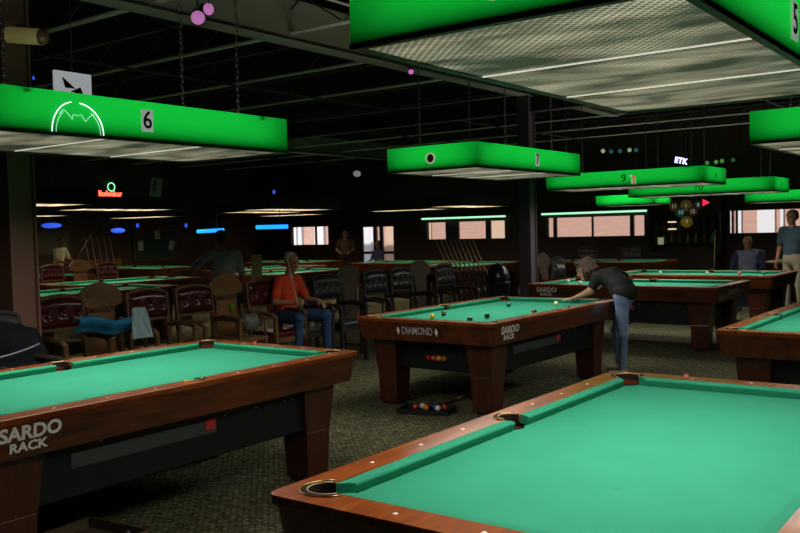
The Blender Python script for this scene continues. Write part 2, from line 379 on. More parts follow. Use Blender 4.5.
def pool_table(name, label, loc, rz, detail=2, end_logo=False, side_logo=True, sticker=True):
    t = thing(name, label, 'pool table', loc, rz, 'pool tables')
    # rails
    MB().prism(outer, [wood_hole], .768, .80, wood).build('rail', t, bevel=.005)
    ap = MB()
    o1 = [(p[0]*(1-.012/.815)*1, p[1]*(1-.012/1.45)) for p in outer]
    o2 = [(p[0]*.955, p[1]*.975) for p in outer]
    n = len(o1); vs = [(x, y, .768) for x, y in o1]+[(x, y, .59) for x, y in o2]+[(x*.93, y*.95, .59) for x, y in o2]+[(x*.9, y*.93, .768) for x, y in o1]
    fs = []
    for i in range(n):
        j = (i+1) % n
        fs += [(j, i, i+n, j+n), (j+n, i+n, i+2*n, j+2*n), (i+2*n, i+3*n, j+3*n, j+2*n), (i, j, j+3*n, i+3*n)]
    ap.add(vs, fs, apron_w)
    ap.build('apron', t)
    # bed
    MB().prism(bed_loop, [], .735, .755, cloth).build('cloth_bed', t)
    MB().box((0, 0, .715), (1.50, 2.74, .03), black, top=(1.50, 2.74)).build('slate_frame', t) if False else None
    # cushions
    for sx in (1, -1):
        for sy_ in (1, -1):
            vs, fs = cushion(.062, 1.185, -.012, .052, cloth2)
            X = Matrix.Diagonal((sx, sy_, 1, 1))
            if sx*sy_ < 0: fs = [f[::-1] for f in fs]
            MB().add(vs, fs, cloth2, False, X).build('cushion', t, bevel=.003)
    for s in (1, -1):
        vs, fs = cushion(-.55, .55, .052, .052, cloth2)
        vs = [(-y*s, (x-.635+1.27)*s, z) for x, y, z in vs]
        MB().add(vs, fs, cloth2).build('cushion', t, bevel=.003)
    # pockets
    P = [(.665, 1.30, -72.9, 162.9, .068), (.69, 0, -95, 95, .06)]
    spots = [(sx*P[0][0], sy_*P[0][1], sx, sy_, 0) for sx in (1, -1) for sy_ in (1, -1)]+[(sx*P[1][0], 0, sx, 1, 1) for sx in (1, -1)]
    for (x, y, sx, sy_, k) in spots:
        cx, cy2, a0, a1, r = P[k]
        p = MB(); X = Matrix.Diagonal((sx, sy_, 1, 1)); flip = sx*sy_ < 0
        N_ = 16; ar = [(cx+r*.95*math.cos(math.radians(a0+(a1-a0)*i/N_)), cy2+r*.95*math.sin(math.radians(a0+(a1-a0)*i/N_))) for i in range(N_+1)]
        ax = [(cx+(r+.004)*math.cos(math.radians(a0+(a1-a0)*i/N_)), cy2+(r+.004)*math.sin(math.radians(a0+(a1-a0)*i/N_))) for i in range(N_+1)]
        vs = [(u, v, .802) for u, v in ar]+[(u, v, .70) for u, v in ar]+[(u, v, .802) for u, v in ax]
        fs = [(i, i+1, i+1+N_+1, i+N_+1) for i in range(N_)]+[(i+2*(N_+1), i+1+2*(N_+1), i+1, i) for i in range(N_)]
        p.add(vs, fs, pocket_m, False, X)
        p.lathe([(r*.97, .748), (r*.97, .64), (r*.6, .61), (0.0, .605)], pocket_m, 20, (cx, cy2, 0), X)
        po = p.build('pocket', t)
        if detail >= 1:
            # dark casting flush on the rail with metal beads
            R1 = r+.003; R2 = r+(.028 if k == 0 else .022)
            lim = (a0+8, a1-8) if k == 0 else (-84, 84)
            inner = arc(cx, cy2, R1, lim[0], lim[1], 14); outr = arc(cx, cy2, R2, lim[0], lim[1], 14)
            q = MB(); poly = inner+outr[::-1]
            if flip: poly = [(u, v) for u, v in poly]
            q.prism([(u*sx, v*sy_) for u, v in poly], [], .7985, .8022, pocket_m)
            q.tube([(u*sx, v*sy_, .803) for u, v in outr], .0025, brass, 6)
            q.tube([(u*sx, v*sy_, .803) for u, v in inner], .003, tan_t, 6)
            q.build('pocket_casting', po)
    # sights
    pos = [(sx*.752, sy_*yy, 0) for sx in (1, -1) for sy_ in (1, -1) for yy in (.3175, .635, .9525)]+[(xx, s*1.387, 1) for s in (1, -1) for xx in (-.3175, 0, .3175)]
    if detail >= 2:
        for (x, y, k) in pos: MB().lathe([(.0095, .7985), (.0095, .8008)], white, 10, (x, y, 0)).build('sight', t)
    elif detail == 1:
        s_ = MB()
        for (x, y, k) in pos: s_.lathe([(.0095, .7985), (.0095, .8008)], white, 8, (x, y, 0))
        s_.build('sights', t)
    # cabinet and legs
    cb = MB().box((0, 0, .50), (1.30, 2.36, .44), blackp).build('cabinet', t, bevel=.01)
    if detail >= 1:
        for s in (1, -1):
            MB().box((s*.652, -.30*s, .475), (.012, 1.02, .085), slot_m).build('ball_window', cb, bevel=.008)
            for yy in (-.62, .27, .55, .82, .90): MB().ball((s*.656, yy*s, .555 if yy < 0 else .53), .011, chrome, 8).build('bolt_head', cb)
            if sticker: MB().box((s*.660, .16*s, .49), (.006, .075, .06), redst).build('sticker', cb)
            MB().box((s*.652, .66*s, .515), (.012, .07, .05), black).build('ball_port', cb)
        MB().box((0.03, -1.185, .47), (.42, .01, .17), mat('return_hole', (.002, .002, .002), .8)).build('ball_return', cb)
    for sx in (1, -1):
        for sy_ in (1, -1):
            g = MB(); cx, c2 = sx*.555, sy_*1.14
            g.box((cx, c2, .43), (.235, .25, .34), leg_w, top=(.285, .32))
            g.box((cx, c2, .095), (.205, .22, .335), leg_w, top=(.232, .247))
            g.box((cx, c2, ZF+.014), (.16, .17, .028), black)
            g.build('leg', t, bevel=.006)
    if side_logo:
        for s in (1, -1):
            text('SARDO', .098, white, 'lettering', t, (s*(.799), -1.112*s, .715), (PI/2+.14, 0, s*PI/2), .001, .034, width=.335)
            text('RACK', .066, white, 'lettering', t, (s*(.790), -1.125*s, .645), (PI/2+.14, 0, s*PI/2), .001, .034, width=.205)
    if end_logo:
        for s in (1, -1):
            text('DIAMOND', .105, mat('silver_script', (.6, .6, .62), .35), 'lettering', t, (s*.05, s*1.4315, .69), (PI/2+.14, 0, 0 if s < 0 else PI), .001, .004, width=.36)
            for q in (-1, 1):
                dm = MB(); xx = q*.225; dm.add([(xx, 0, -.045), (xx+.02, 0, 0), (xx, 0, .045), (xx-.02, 0, 0), (xx, .004*s, 0)], [(0, 1, 4), (1, 2, 4), (2, 3, 4), (3, 0, 4)], white)
                dm.build('diamond_emblem', t, loc=(s*.05, s*1.4315, .69), rot=(-s*.14, 0, 0))
    return t
# near tables: long axis along y
T1 = pool_table('pool_table', 'large pool table in the right foreground, cropped by the lower edge', (-2.115+.815, 2.062+1.45, 0), 0, 2, True, True)
T2 = pool_table('pool_table', 'pool table in the left foreground with white lettering on its orange-brown side', (-5.68+.815, 2.045+1.45, 0), 0, 2, True, True)
T3 = pool_table('pool_table', 'middle pool table with scattered balls, where the woman leans', (-5.697+.815, 6.880+1.45, 0), 0, 2, True, True)
T5 = pool_table('pool_table', 'pool table at right edge, corner pointing left', (-2.20+.815, 7.2+1.45, 0), 0, 2, False, False)
T4 = pool_table('pool_table', 'pool table crosswise just behind the leaning woman', (-3.60-1.45, 12.0+.815, 0), PI/2*-1, 1, True, True)
T6 = pool_table('pool_table', 'crosswise pool table in front of the seated and standing men', (-3.55-1.45, 14.75+.815, 0), -PI/2, 1, False, False)
Tf = pool_table('pool_table', 'far pool table', (-15.1, 10.9, 0), 0, 0, False, False, False)
KIDS[Tf.name] = 1
Tf['label'] = 'long pool table in the left distance just right of the brown column'
far_tables = [(-13.1, 8.75, 0, 'pool table right behind the burgundy chairs, its cloth barely showing'),
              (-20.9, 15.9, PI/2, 'far pool table below the green chalkboard'),
              (-14.0, 14.7, 0, 'far pool table behind the man in orange'),
              (-16.3, 16.2, 0, 'far pool table second row behind the man in orange'),
              (-14.3, 19.7, PI/2, 'far pool table crosswise before the glass doors'),
              (-11.7, 18.7, 0, 'far pool table just right of the leaning cues'),
              (-8.8, 20.5, PI/2, 'far pool table crosswise below the right blinds window'),
              (-3.6, 20.5, PI/2, 'far pool table behind the standing man at right'),
              (-19.3, 11.2, 0, 'far pool table in front of the man in cream shirt'),
              (-18.9, 19.9, PI/2, 'far pool table in the back left corner below the bright window')]
for (x, y, rz, lb) in far_tables:
    o = dup(Tf); o.location = (x, y, 0); o.rotation_euler = (0, 0, rz); o['label'] = lb

# ------------------------------------------------------------------ table lamps
LL, LW, LH, LZ = 2.26, 1.06, .241, 2.25
ring_m = mat('badge_ring', (.7, .6, .35), .4, emis=(.7, .65, .4), es=.5)  # ring's own glow stands for lamp light behind the sheet
def chain(p0, p1, m, link=.05, r=.0035):
    c = MB(); p0, p1 = Vector(p0), Vector(p1); n = int((p1-p0).length/(link*.8))
    for i in range(n):
        c0 = p0.lerp(p1, (i+.5)/n); pts = []
        for k in range(8):
            q = 2*PI*k/8; a, b = math.cos(q)*.012, math.sin(q)*link/2
            pts.append((c0.x+(a if i % 2 else 0), c0.y+(0 if i % 2 else a), c0.z+b))
        c.tube(pts, r, m, 4, True)
    return c
def lamp(label, cx, cy_, rz, number=None, plate=True, green=True, power=40., num_pos=0., detail=True, L=LL, side=1, end_badge=False, warm=(1, .95, .85), lou=None, z=LZ, up=14.5):
    t = thing('table_lamp', label, 'hanging lamp', (cx, cy_, z), rz, 'lamps hung over the pool tables')
    sm = green_side if green else dark_side; em = green_edge if green else dark_side
    W = LW; h = LH
    for s in (1, -1):
        if green:     # thin acrylic sheets
            MB().add([(s*W/2, -L/2, .01), (s*W/2, L/2, .01), (s*W/2, L/2, h), (s*W/2, -L/2, h)], [(0, 1, 2, 3) if s > 0 else (3, 2, 1, 0)], sm).build('side_panel', t)
            MB().add([(-W/2, s*L/2, .01), (W/2, s*L/2, .01), (W/2, s*L/2, h), (-W/2, s*L/2, h)], [(3, 2, 1, 0) if s > 0 else (0, 1, 2, 3)], sm).build('side_panel', t)
        else:
            MB().box((s*(W/2-.006), 0, h/2+.006), (.012, L, h-.012), sm).build('side_panel', t)
            MB().box((0, s*(L/2-.006), h/2+.006), (W-.026, .012, h-.012), sm).build('side_panel', t)
    e = MB()
    for s in (1, -1):
        e.box((s*(W/2-.012), 0, .004), (.03, L+.006, .018), em); e.box((0, s*(L/2-.012), .004), (W-.054, .03, .018), em)
    e.build('rim', t)
    if green:
        for yy in (-L/2+.25, L/2-.25): MB().box((0, yy, h-.03), (W-.02, .04, .006), dark_side).build('top_strap', t)
    else: MB().box((0, 0, h-.03), (W-.03, L-.03, .006), dark_side).build('top_cover', t)
    lm = lou or (louv if green else louv_far)
    n = 3
    for i in range(n):
        y0 = -L/2+.03+i*(L-.06)/n; y1 = y0+(L-.06)/n
        MB().box((0, (y0+y1)/2, .004), (W-.055, y1-y0-.012, .004), lm).build('louver', t)
    if detail:
        for i in range(1, n):
            y0 = -L/2+.03+i*(L-.06)/n
            MB().box((0, y0, .003), (W-.06, .008, .01), bar_e if green else bar_w).build('joint_bar', t)
    if detail:
        for sy_ in (-1, 1):
            for sx in (-1, 1):
                chain((sx*.3, sy_*(L/2-.25), h-.03), (sx*.3, sy_*(L/2-.25), 3.98-z), steeld).build('chain', t)
    if number:
        if plate:
            MB().box((side*(W/2+.003), num_pos, .125), (.004, .085, .135), mat('number_plate', (.5, .55, .45), .5, emis=(.5, .55, .5), es=.45)).build('number_plate', t)  # plate emits in place of backlight from inside the lamp
            text(number, .15, black, 'numeral', t, (side*(W/2+.006), num_pos, .125), (PI/2, 0, side*PI/2), .001, .01, .95)
        else:
            text(number, .17, black, 'numeral', t, (side*(W/2+.003), num_pos, .12), (PI/2, 0, side*PI/2), .001, .004, 1.0)
    if end_badge:
        X = Matrix.Translation((0, -L/2, .115)) @ Matrix.Rotation(PI/2, 4, 'X')
        MB().lathe([(.055, 0), (.055, .006), (.042, .008), (.042, 0)], ring_m, 24, X=X).lathe([(.042, .002), (.0, .004)], black, 24, X=X).build('round_badge', t)
    ld = bpy.data.lights.new('lamp_light', 'AREA'); ld.shape = 'RECTANGLE'; ld.size = W-.1; ld.size_y = L-.1; ld.energy = power; ld.color = warm; ld.spread = math.radians(161)
    lo = bpy.data.objects.new('lamp_light', ld); C.objects.link(lo); lo.parent = t; lo.location = (0, 0, -.012)
    if up and green:
        ud = bpy.data.lights.new('lamp_uplight', 'AREA'); ud.shape = 'RECTANGLE'; ud.size = W-.2; ud.size_y = L-.2; ud.energy = up; ud.color = warm
        uo = bpy.data.objects.new('lamp_uplight', ud); C.objects.link(uo); uo.parent = t; uo.location = (0, 0, .014); uo.rotation_euler = (PI, 0, 0)
    return t
PW = 50.
LAMP_XY = {}
l5 = lamp('big green lamp overhead at top right, its number 5 at the right edge', -1.804+.53, 2.207+1.12, 0, '5', True, power=PW, num_pos=.06, end_badge=True)
l6 = lamp('green lamp with number 6 and reflected white neon mountain arch at left', -5.524+.53, 2.437+1.12, 0, '6', True, power=PW, num_pos=-.10)
l3 = lamp('green lamp with dark badge over the middle pool table', -5.429+.53, 7.162+1.12, 0, '7', True, power=PW*.8, num_pos=.08, end_badge=True)
l4 = lamp('green lamp with number 9 and an orange figure decal', -5.27, 13.3, -PI/2, '9', False, power=PW*.9, num_pos=.05, L=2.5)
l10 = lamp('green lamp with number 10, partly behind the number 9 lamp', -4.97, 15.95, -PI/2, '10', False, power=PW*.8, num_pos=.02, L=2.5, z=2.17)
l8 = lamp('green lamp cropped by the right edge below the biggest lamp', -1.83+.53, 6.9+1.13, 0, None, True, power=PW*.8)
# decals
dec = MB(); om = mat('orange_decal', (.75, .15, .03), .5, emis=(.75, .15, .03), es=.6); dwh = mat('white_decal', (.8, .8, .8), .5, emis=(.7, .75, .7), es=.5)  # decals given emission to imitate the lamp's backlight
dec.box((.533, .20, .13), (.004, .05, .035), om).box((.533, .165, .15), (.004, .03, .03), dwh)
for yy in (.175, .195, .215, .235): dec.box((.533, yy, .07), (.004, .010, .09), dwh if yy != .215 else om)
dec.build('figure_decal', l4)
for nm, L_ in (('a', l4), ('b', l10)):
    MB().lathe([(.0, -.002), (.03, .002)], black, 12, X=Matrix.Translation((0, 1.255, .12)) @ Matrix.Rotation(-PI/2, 4, 'X')).build('round_badge', L_)
# far lamps: unlit green sides (far right) and dark ones (left)
l_a = lamp('small far green lamp above the right blinds window', -7.95, 20.0, -PI/2, None, True, True, PW*.4, detail=False, L=1.4, z=2.12)
l_b = lamp('small far green lamp just above the standing man', -4.25, 20.4, -PI/2, None, True, True, PW*.4, detail=False, z=2.08)
tube_g = mat('green_tube', (.3, .6, .4), .4, emis=(.45, 1, .6), es=1.1)
dark_l = [(-15.1, 10.9, 0, 'dark lamp in the left distance beside the brown column'), (-13.1, 7.5, 0, 'dark lamp nearest behind the burgundy chairs'),
          (-20.9, 15.9, PI/2, 'dark lamp in front of the green chalkboard'), (-14.0, 14.7, 0, 'dark lamp above and behind the man in orange'),
          (-16.3, 16.2, 0, 'dark lamp in the second row behind the man in orange'), (-14.3, 19.7, PI/2, 'dark lamp in front of the glass doors'),
          (-11.7, 18.7, 0, 'dark lamp above the leaning cues'), (-19.3, 11.2, 0, 'dark lamp over the table of the man in cream'),
          (-18.9, 19.9, PI/2, 'dark lamp in the back left corner')]
WARM = (1, .82, .6)
for i, (x, y, rz, lb) in enumerate(dark_l):
    lamp(lb, x, y, rz, None, green=False, power=PW*(.5 if i else .7), detail=False, warm=WARM, z=2.22 if i != 3 else 2.2)
# green strip lights over the windows
for (xa, xb, z, lb) in ((-16.75, -13.6, 2.03, 'green-white tube light along the top of the middle window'), (-12.35, -9.1, 2.05, 'green-white tube light along the top of the blinds window')):
    s = MB().tube([(xa, 23.86, z), (xb, 23.86, z)], .028, tube_g, 8).build('tube_light')
    tag(s, lb, 'tube light', 'tube lights over the windows')
    MB().box(((xa+xb)/2, 23.93, z+.03), (xb-xa, .1, .05), black).build('housing', s)

# ------------------------------------------------------------------ chairs
def tufted(w, h, rows, cols, m, th=.06, arch=0.):
    """padded leather panel in the yz-plane facing +x"""
    nx, nz = 44, 22; vs = []; fs = []
    bt = [((c+.5)/cols, (r+.5)/rows) for r in range(rows) for c in range(cols)]
    for j in range(nz+1):
        for i in range(nx+1):
            u, v = i/nx, j/nz; e = min(u, 1-u, v*h/w, (1-v)*h/w)/.12
            d = th*math.sqrt(max(0, min(1, e))*(2-min(1, e))) if e < 1 else th
            for (bu, bv) in bt:
                du, dv = (u-bu)*w, (v-bv)*h; r2 = math.hypot(du, dv)
                d -= .038*math.exp(-(r2/.028)**2)
                if du > 0: d -= .014*math.exp(-(abs(abs(dv)-du*.8)/.008)**2)*math.exp(-r2/.06)
            z = v*h+arch*(1-(2*u-1)**2)*v
            vs.append((d, (u-.5)*w, z))
    for j in range(nz):
        for i in range(nx): a = j*(nx+1)+i; fs.append((a, a+1, a+nx+2, a+nx+1))
    n = len(vs); vs += [(-.005, (u-.5)*w, z+arch*(1-(2*u-1)**2)*(z/h)) for u, z in ((0, 0), (1, 0), (1, h), (0, h))]
    b = MB().add(vs, fs, m, True)
    return b
def padded_chair(label, wm, lm, cols=3):
    t = thing('lounge_chair', label, 'chair', group='chairs along the spectators row')
    W, D = .56, .50
    for sx in (1, -1):
        for s in (1, -1):
            top = 1.05 if sx < 0 else .70
            lean = -.05 if sx < 0 else 0
            g = MB(); x = sx*(D/2-.03); y = s*(W/2-.022)
            g.add([(x-.02, y-.02, 0), (x+.02, y-.02, 0), (x+.02, y+.02, 0), (x-.02, y+.02, 0), (x-.024, y-.022, .5), (x+.024, y-.022, .5), (x+.024, y+.022, .5), (x-.024, y+.022, .5),
                   (x-.022+lean, y-.022, top), (x+.022+lean, y-.022, top), (x+.022+lean, y+.022, top), (x-.022+lean, y+.022, top)],
                  [(3, 2, 1, 0), (8, 9, 10, 11)]+[(a+k, a+(k+1) % 4, a+(k+1) % 4+4, a+k+4) for a in (0, 4) for k in range(4)], wm)
            g.build('leg', t, bevel=.004)
    for s in (1, -1):
        MB().tube([(-.24, s*(W/2-.022), .72), (-.05, s*(W/2-.005), .735), (.20, s*(W/2-.005), .715), (.245, s*(W/2-.01), .68)], [.022, .024, .026, .022], wm, 8).build('armrest', t)
    MB().box((0, 0, .43), (.44, .52, .06), wm).box((0, .20, .2), (.42, .025, .03), wm).box((0, -.20, .2), (.42, .025, .03), wm).build('seat_frame', t)
    st = MB(); st.box((.01, 0, .485), (.45, .50, .07), lm); st.build('seat', t, bevel=.025)
    b = tufted(.52, .24, 1, cols, lm, .05, .03)
    b.build('backrest', t, loc=(-.245, 0, .80), rot=(0, -.10, 0))
    fr = MB(); n = 12; pts = [(-.285, (i/n-.5)*.54, 1.045+.045*(1-(2*i/n-1)**2)) for i in range(n+1)]
    fr.tube(pts, .022, wm, 8); fr.box((-.262, 0, .79), (.03, .54, .035), wm)
    fr.add([(-.262, -.27, .78), (-.262, .27, .78), (-.292, .27, 1.05), (-.292, -.27, 1.05)], [(0, 1, 2, 3)], lm)
    fr.build('back_frame', t)
    return t
def crest_chair(label, wm, crestm, lettering=True):
    t = thing('crest_chair', label, 'chair', group='wooden crest-backed chairs in the spectators row')
    W, D = .50, .48
    for sx in (1, -1):
        for s in (1, -1):
            MB().box((sx*.2, s*.2, .24 if sx > 0 else .42), (.045, .045, .48 if sx > 0 else .84), wm).build('leg', t, bevel=.004)
    MB().box((0, 0, .475), (.46, .46, .045), wm).build('seat', t, bevel=.01)
    # waisted board back: narrow at the seat, spreading to a rounded crest
    q = []
    prof = [(.15, .50), (.17, .70), (.165, .90), (.175, .955), (.245, .965), (.285, 1.00), (.285, 1.05), (.24, 1.105), (.165, 1.155), (.08, 1.185), (0, 1.195)]
    q = [(p, z) for p, z in prof]+[(-p, z) for p, z in prof[-2::-1]]
    n = len(q); X = Matrix.Translation((-.20, 0, 0)) @ Matrix.Rotation(-.06, 4, 'Y') @ Matrix.Rotation(PI/2, 4, 'Z') @ Matrix.Rotation(PI/2, 4, 'X')
    MB().prism(q, [], -.014, .014, crestm, X).build('backrest', t, bevel=.006)
    for s in (1, -1):
        MB().tube([(-.19, s*.225, .70), (0, s*.235, .71), (.2, s*.235, .69)], .02, wm, 8).tube([(.17, s*.235, .69), (.2, s*.205, .47)], .016, wm, 8).build('armrest', t)
    if lettering:
        text("MAGOO'S", .075, mat('burnt_lettering', (.03, .015, .008), .6), 'lettering', t, (-.228, 0, .925), (PI/2-.06, 0, PI/2), .001, .01, .95)
    return t
ch_b = padded_chair('burgundy', chairw, burg, 3)
ch_k = padded_chair('black', darkw, blkl, 4)
ch_c = crest_chair('crest', chairw, chairw2)
ch_d = crest_chair('crest dark', darkw, mat('crest_dark', (.075, .048, .032), .45), False)
rowx = -7.78
for (y, p, lb) in ((5.07, ch_b, 'burgundy tufted leather chair nearest the brown column'),
                   (6.14, ch_b, 'burgundy tufted chair with the pale cloth hung on it'),
                   (6.80, ch_b, 'burgundy tufted chair just left of the plastic bag'),
                   (7.90, ch_b, 'dark burgundy chair immediately left of the man in orange'),
                   (8.43, ch_k, 'black padded chair the man in orange sits on'),
                   (9.13, ch_k, 'black padded chair immediately right of the man in orange'),
                   (10.2, ch_k, 'black padded chair between the two brown crest chairs, left one'),
                   (10.85, ch_k, 'black padded chair just left of the taller grey-brown crest chair'),
                   (12.05, ch_k, 'black padded chair beside the leaning cues')):
    place(p, (rowx, y, 0), 0, lb)
for (y, p, lb) in ((5.58, ch_c, 'wooden crest-backed chair with carved lettering behind the blue cloth'),
                   (7.33, ch_c, 'broad wooden crest-backed chair in front of the blurred man'),
                   (9.66, ch_d, 'dull brown crest-backed chair second right of the man in orange'),
                   (11.43, ch_d, 'grey-brown crest-backed chair above the red seat')):
    place(p, (rowx-.05, y, 0), 0, lb)
# chairs behind table 4, facing the camera
for (y, p, lb) in ((14.0, ch_k, 'black chair with a white squiggle just right of the dark column'), (14.62, ch_d, 'brown crest chair between the two black squiggle chairs'), (15.22, ch_k, 'black chair with a white squiggle just left of the woman')):
    o = place(p, (-7.3, y, 0), 0, lb)
    if p is ch_k: MB().tube([(-.195, -.15+k*.03, .93+.035*math.sin(k*1.9)) for k in range(11)], .009, white, 6).build('squiggle_emblem', o)
# white emblems on the two black chairs
# far left benches of chairs beyond tables
for (x, y, rz, lb, p) in ((-17.4, 10.3, 0, 'far burgundy chair below the man in cream shirt', ch_b), (-17.4, 11.0, 0, 'far burgundy chair second from the brown column', ch_b),
                          (-17.4, 11.7, 0, 'far crest chair below the leaning cue stick', ch_c), (-17.4, 12.4, 0, 'far burgundy chair right of the far crest chair', ch_b),
                          (-10.1, 21.9, -PI/2, 'black chair below the right blinds window, left one', ch_k), (-8.9, 21.9, -PI/2, 'black chair below the right blinds window, right one', ch_k),
                          (-5.0, 18.6, -PI/2, 'black chair the man in grey raglan top sits on', ch_k)):
    place(p, (x, y, 0), rz, lb)

# ------------------------------------------------------------------ figures (one continuous surface each)
def surface(prims, h, name, mats, parent=None):
    """prims: ('c',a,b,ra,rb,mi,k) tapered limb | ('e',c,(rx,ry,rz),rot,mi,k) ellipsoid. Surface nets over their smooth union."""
    P = []
    for q in prims:
        if q[0] == 'c':
            a, b = np.array(q[1], float), np.array(q[2], float); r = max(q[3], q[4]); P.append((q, np.minimum(a, b)-r, np.maximum(a, b)+r))
        else:
            c = np.array(q[1], float); r = max(q[2]); P.append((q, c-r, c+r))
    lo = np.min([p[1] for p in P], 0)-3*h; hi = np.max([p[2] for p in P], 0)+3*h
    n = np.ceil((hi-lo)/h).astype(int)+1
    D = np.full(n, 1., np.float32)
    def dist(q, X):
        if q[0] == 'c':
            a, b = np.array(q[1], np.float32), np.array(q[2], np.float32); ab = b-a
            t = np.clip(((X-a)@ab)/max(float(ab@ab), 1e-9), 0, 1)
            return np.linalg.norm(X-a-t[..., None]*ab, axis=-1)-(q[3]+(q[4]-q[3])*t)
        c = np.array(q[1], np.float32); Rm = np.array(Euler(q[3]).to_matrix(), np.float32) if q[3] else np.eye(3, dtype=np.float32)
        Y = (X-c)@Rm; r = np.array(q[2], np.float32)
        k0 = np.linalg.norm(Y/r, axis=-1); k1 = np.linalg.norm(Y/(r*r), axis=-1)
        return k0*(k0-1)/np.maximum(k1, 1e-6)
    for (q, a, b) in P:
        k = q[-1]; mg = .06+k
        i0 = np.maximum(np.floor((a-mg-lo)/h).astype(int), 0); i1 = np.minimum(np.ceil((b+mg-lo)/h).astype(int)+1, n)
        ax = [lo[d]+h*np.arange(i0[d], i1[d]) for d in range(3)]
        X = np.stack(np.meshgrid(*ax, indexing='ij'), -1).astype(np.float32)
        d = dist(q, X); sl = tuple(slice(i0[e], i1[e]) for e in range(3)); o = D[sl]
        if k > 0:
            hh = np.maximum(k-np.abs(o-d), 0)/k; D[sl] = np.minimum(o, d)-hh*hh*k*.25
        else: D[sl] = np.minimum(o, d)
    S = D < 0
    corners = [(i, j, k) for i in (0, 1) for j in (0, 1) for k in (0, 1)]
    def cs(A, c): return A[c[0]:A.shape[0]-1+c[0], c[1]:A.shape[1]-1+c[1], c[2]:A.shape[2]-1+c[2]]
    cnt = sum(cs(S, c).astype(np.int8) for c in corners)
    act = (cnt > 0) & (cnt < 8); idx = np.argwhere(act); ids = np.full(act.shape, -1, int); ids[act] = np.arange(len(idx))
    acc = np.zeros((len(idx), 3)); num = np.zeros(len(idx))
    for c in corners:
        for e in range(3):
            if c[e]: continue
            c2 = list(c); c2[e] = 1
            d0 = D[idx[:, 0]+c[0], idx[:, 1]+c[1], idx[:, 2]+c[2]]; d1 = D[idx[:, 0]+c2[0], idx[:, 1]+c2[1], idx[:, 2]+c2[2]]
            m = (d0 < 0) != (d1 < 0); t = np.where(m, d0/np.where(m, d0-d1, 1), 0)
            p = np.array(c, float)[None, :].repeat(len(idx), 0); p[:, e] += t
            acc += p*m[:, None]; num += m
    V = lo+(idx+acc/num[:, None])*h
    faces = []
    for e in range(3):
        u, w = (e+1) % 3, (e+2) % 3
        A = np.take(S, range(S.shape[e]-1), axis=e); B = np.take(S, range(1, S.shape[e]), axis=e)
        q = np.argwhere(A != B)
        q = q[(q[:, u] > 0) & (q[:, w] > 0) & (q[:, u] < S.shape[u]-1) & (q[:, w] < S.shape[w]-1)]
        if not len(q): continue
        fl = S[q[:, 0], q[:, 1], q[:, 2]]
        def g(du, dw):
            z = q.copy(); z[:, u] -= du; z[:, w] -= dw; return ids[z[:, 0], z[:, 1], z[:, 2]]
        Q = np.stack([g(1, 1), g(0, 1), g(0, 0), g(1, 0)], 1)
        Q[~fl] = Q[~fl][:, ::-1]
        faces.append(Q)
    Fc = np.concatenate(faces)
    me = bpy.data.meshes.new(name); me.from_pydata(V.tolist(), [], Fc.tolist())
    cen = V[Fc].mean(1).astype(np.float32)
    dd = np.stack([dist(q, cen) for q in prims], 1)
    mi = np.array([q[-2] for q in prims])[dd.argmin(1)]
    for m in mats: me.materials.append(m)
    me.polygons.foreach_set('material_index', mi.astype(int)); me.polygons.foreach_set('use_smooth', [True]*len(Fc)); me.update()
    o = bpy.data.objects.new(name, me); C.objects.link(o)
    if parent is not None: o.parent = parent
    sm = o.modifiers.new('smooth', 'SMOOTH'); sm.factor = .4; sm.iterations = 2
    return o
def V3(*a): return Vector(a)
def head(c, fwd, up, sk=0, hairm=None, ear=True, s=1.0):
    """prims of a head centred at c, looking along fwd"""
    f = Vector(fwd).normalized(); l = Vector(up).cross(f).normalized(); u = f.cross(l).normalized()
    c = Vector(c)
    Rm = Matrix((f, l, u)).transposed().to_euler()
    r = tuple(Rm)
    def p(a, b, d): return tuple(c+f*a*s+l*b*s+u*d*s)
    out = [('e', p(-.01, 0, .03), (.098*s, .078*s, .092*s), r, sk, .02), ('e', p(.015, 0, -.035), (.07*s, .058*s, .085*s), r, sk, .03),
           ('e', p(.045, 0, -.09), (.034*s, .034*s, .028*s), r, sk, .02),
           ('c', p(.082, 0, .01), p(.104, 0, -.028), .009*s, .014*s, sk, .012),
           ('c', p(.078, .045, .03), p(.088, 0, .034), .009*s, .008*s, sk, .012), ('c', p(.078, -.045, .03), p(.088, 0, .034), .009*s, .008*s, sk, .012),
           ('e', p(.075, .03, .012), (.010*s, .014*s, .009*s), r, 3, .0), ('e', p(.075, -.03, .012), (.010*s, .014*s, .009*s), r, 3, .0),
           ('e', p(.078, 0, -.056), (.010*s, .025*s, .009*s), r, 4, .004)]
    if ear:
        for q in (1, -1): out.append(('e', p(-.01, q*.078, -.005), (.020*s, .009*s, .030*s), r, sk, .006))
    return out
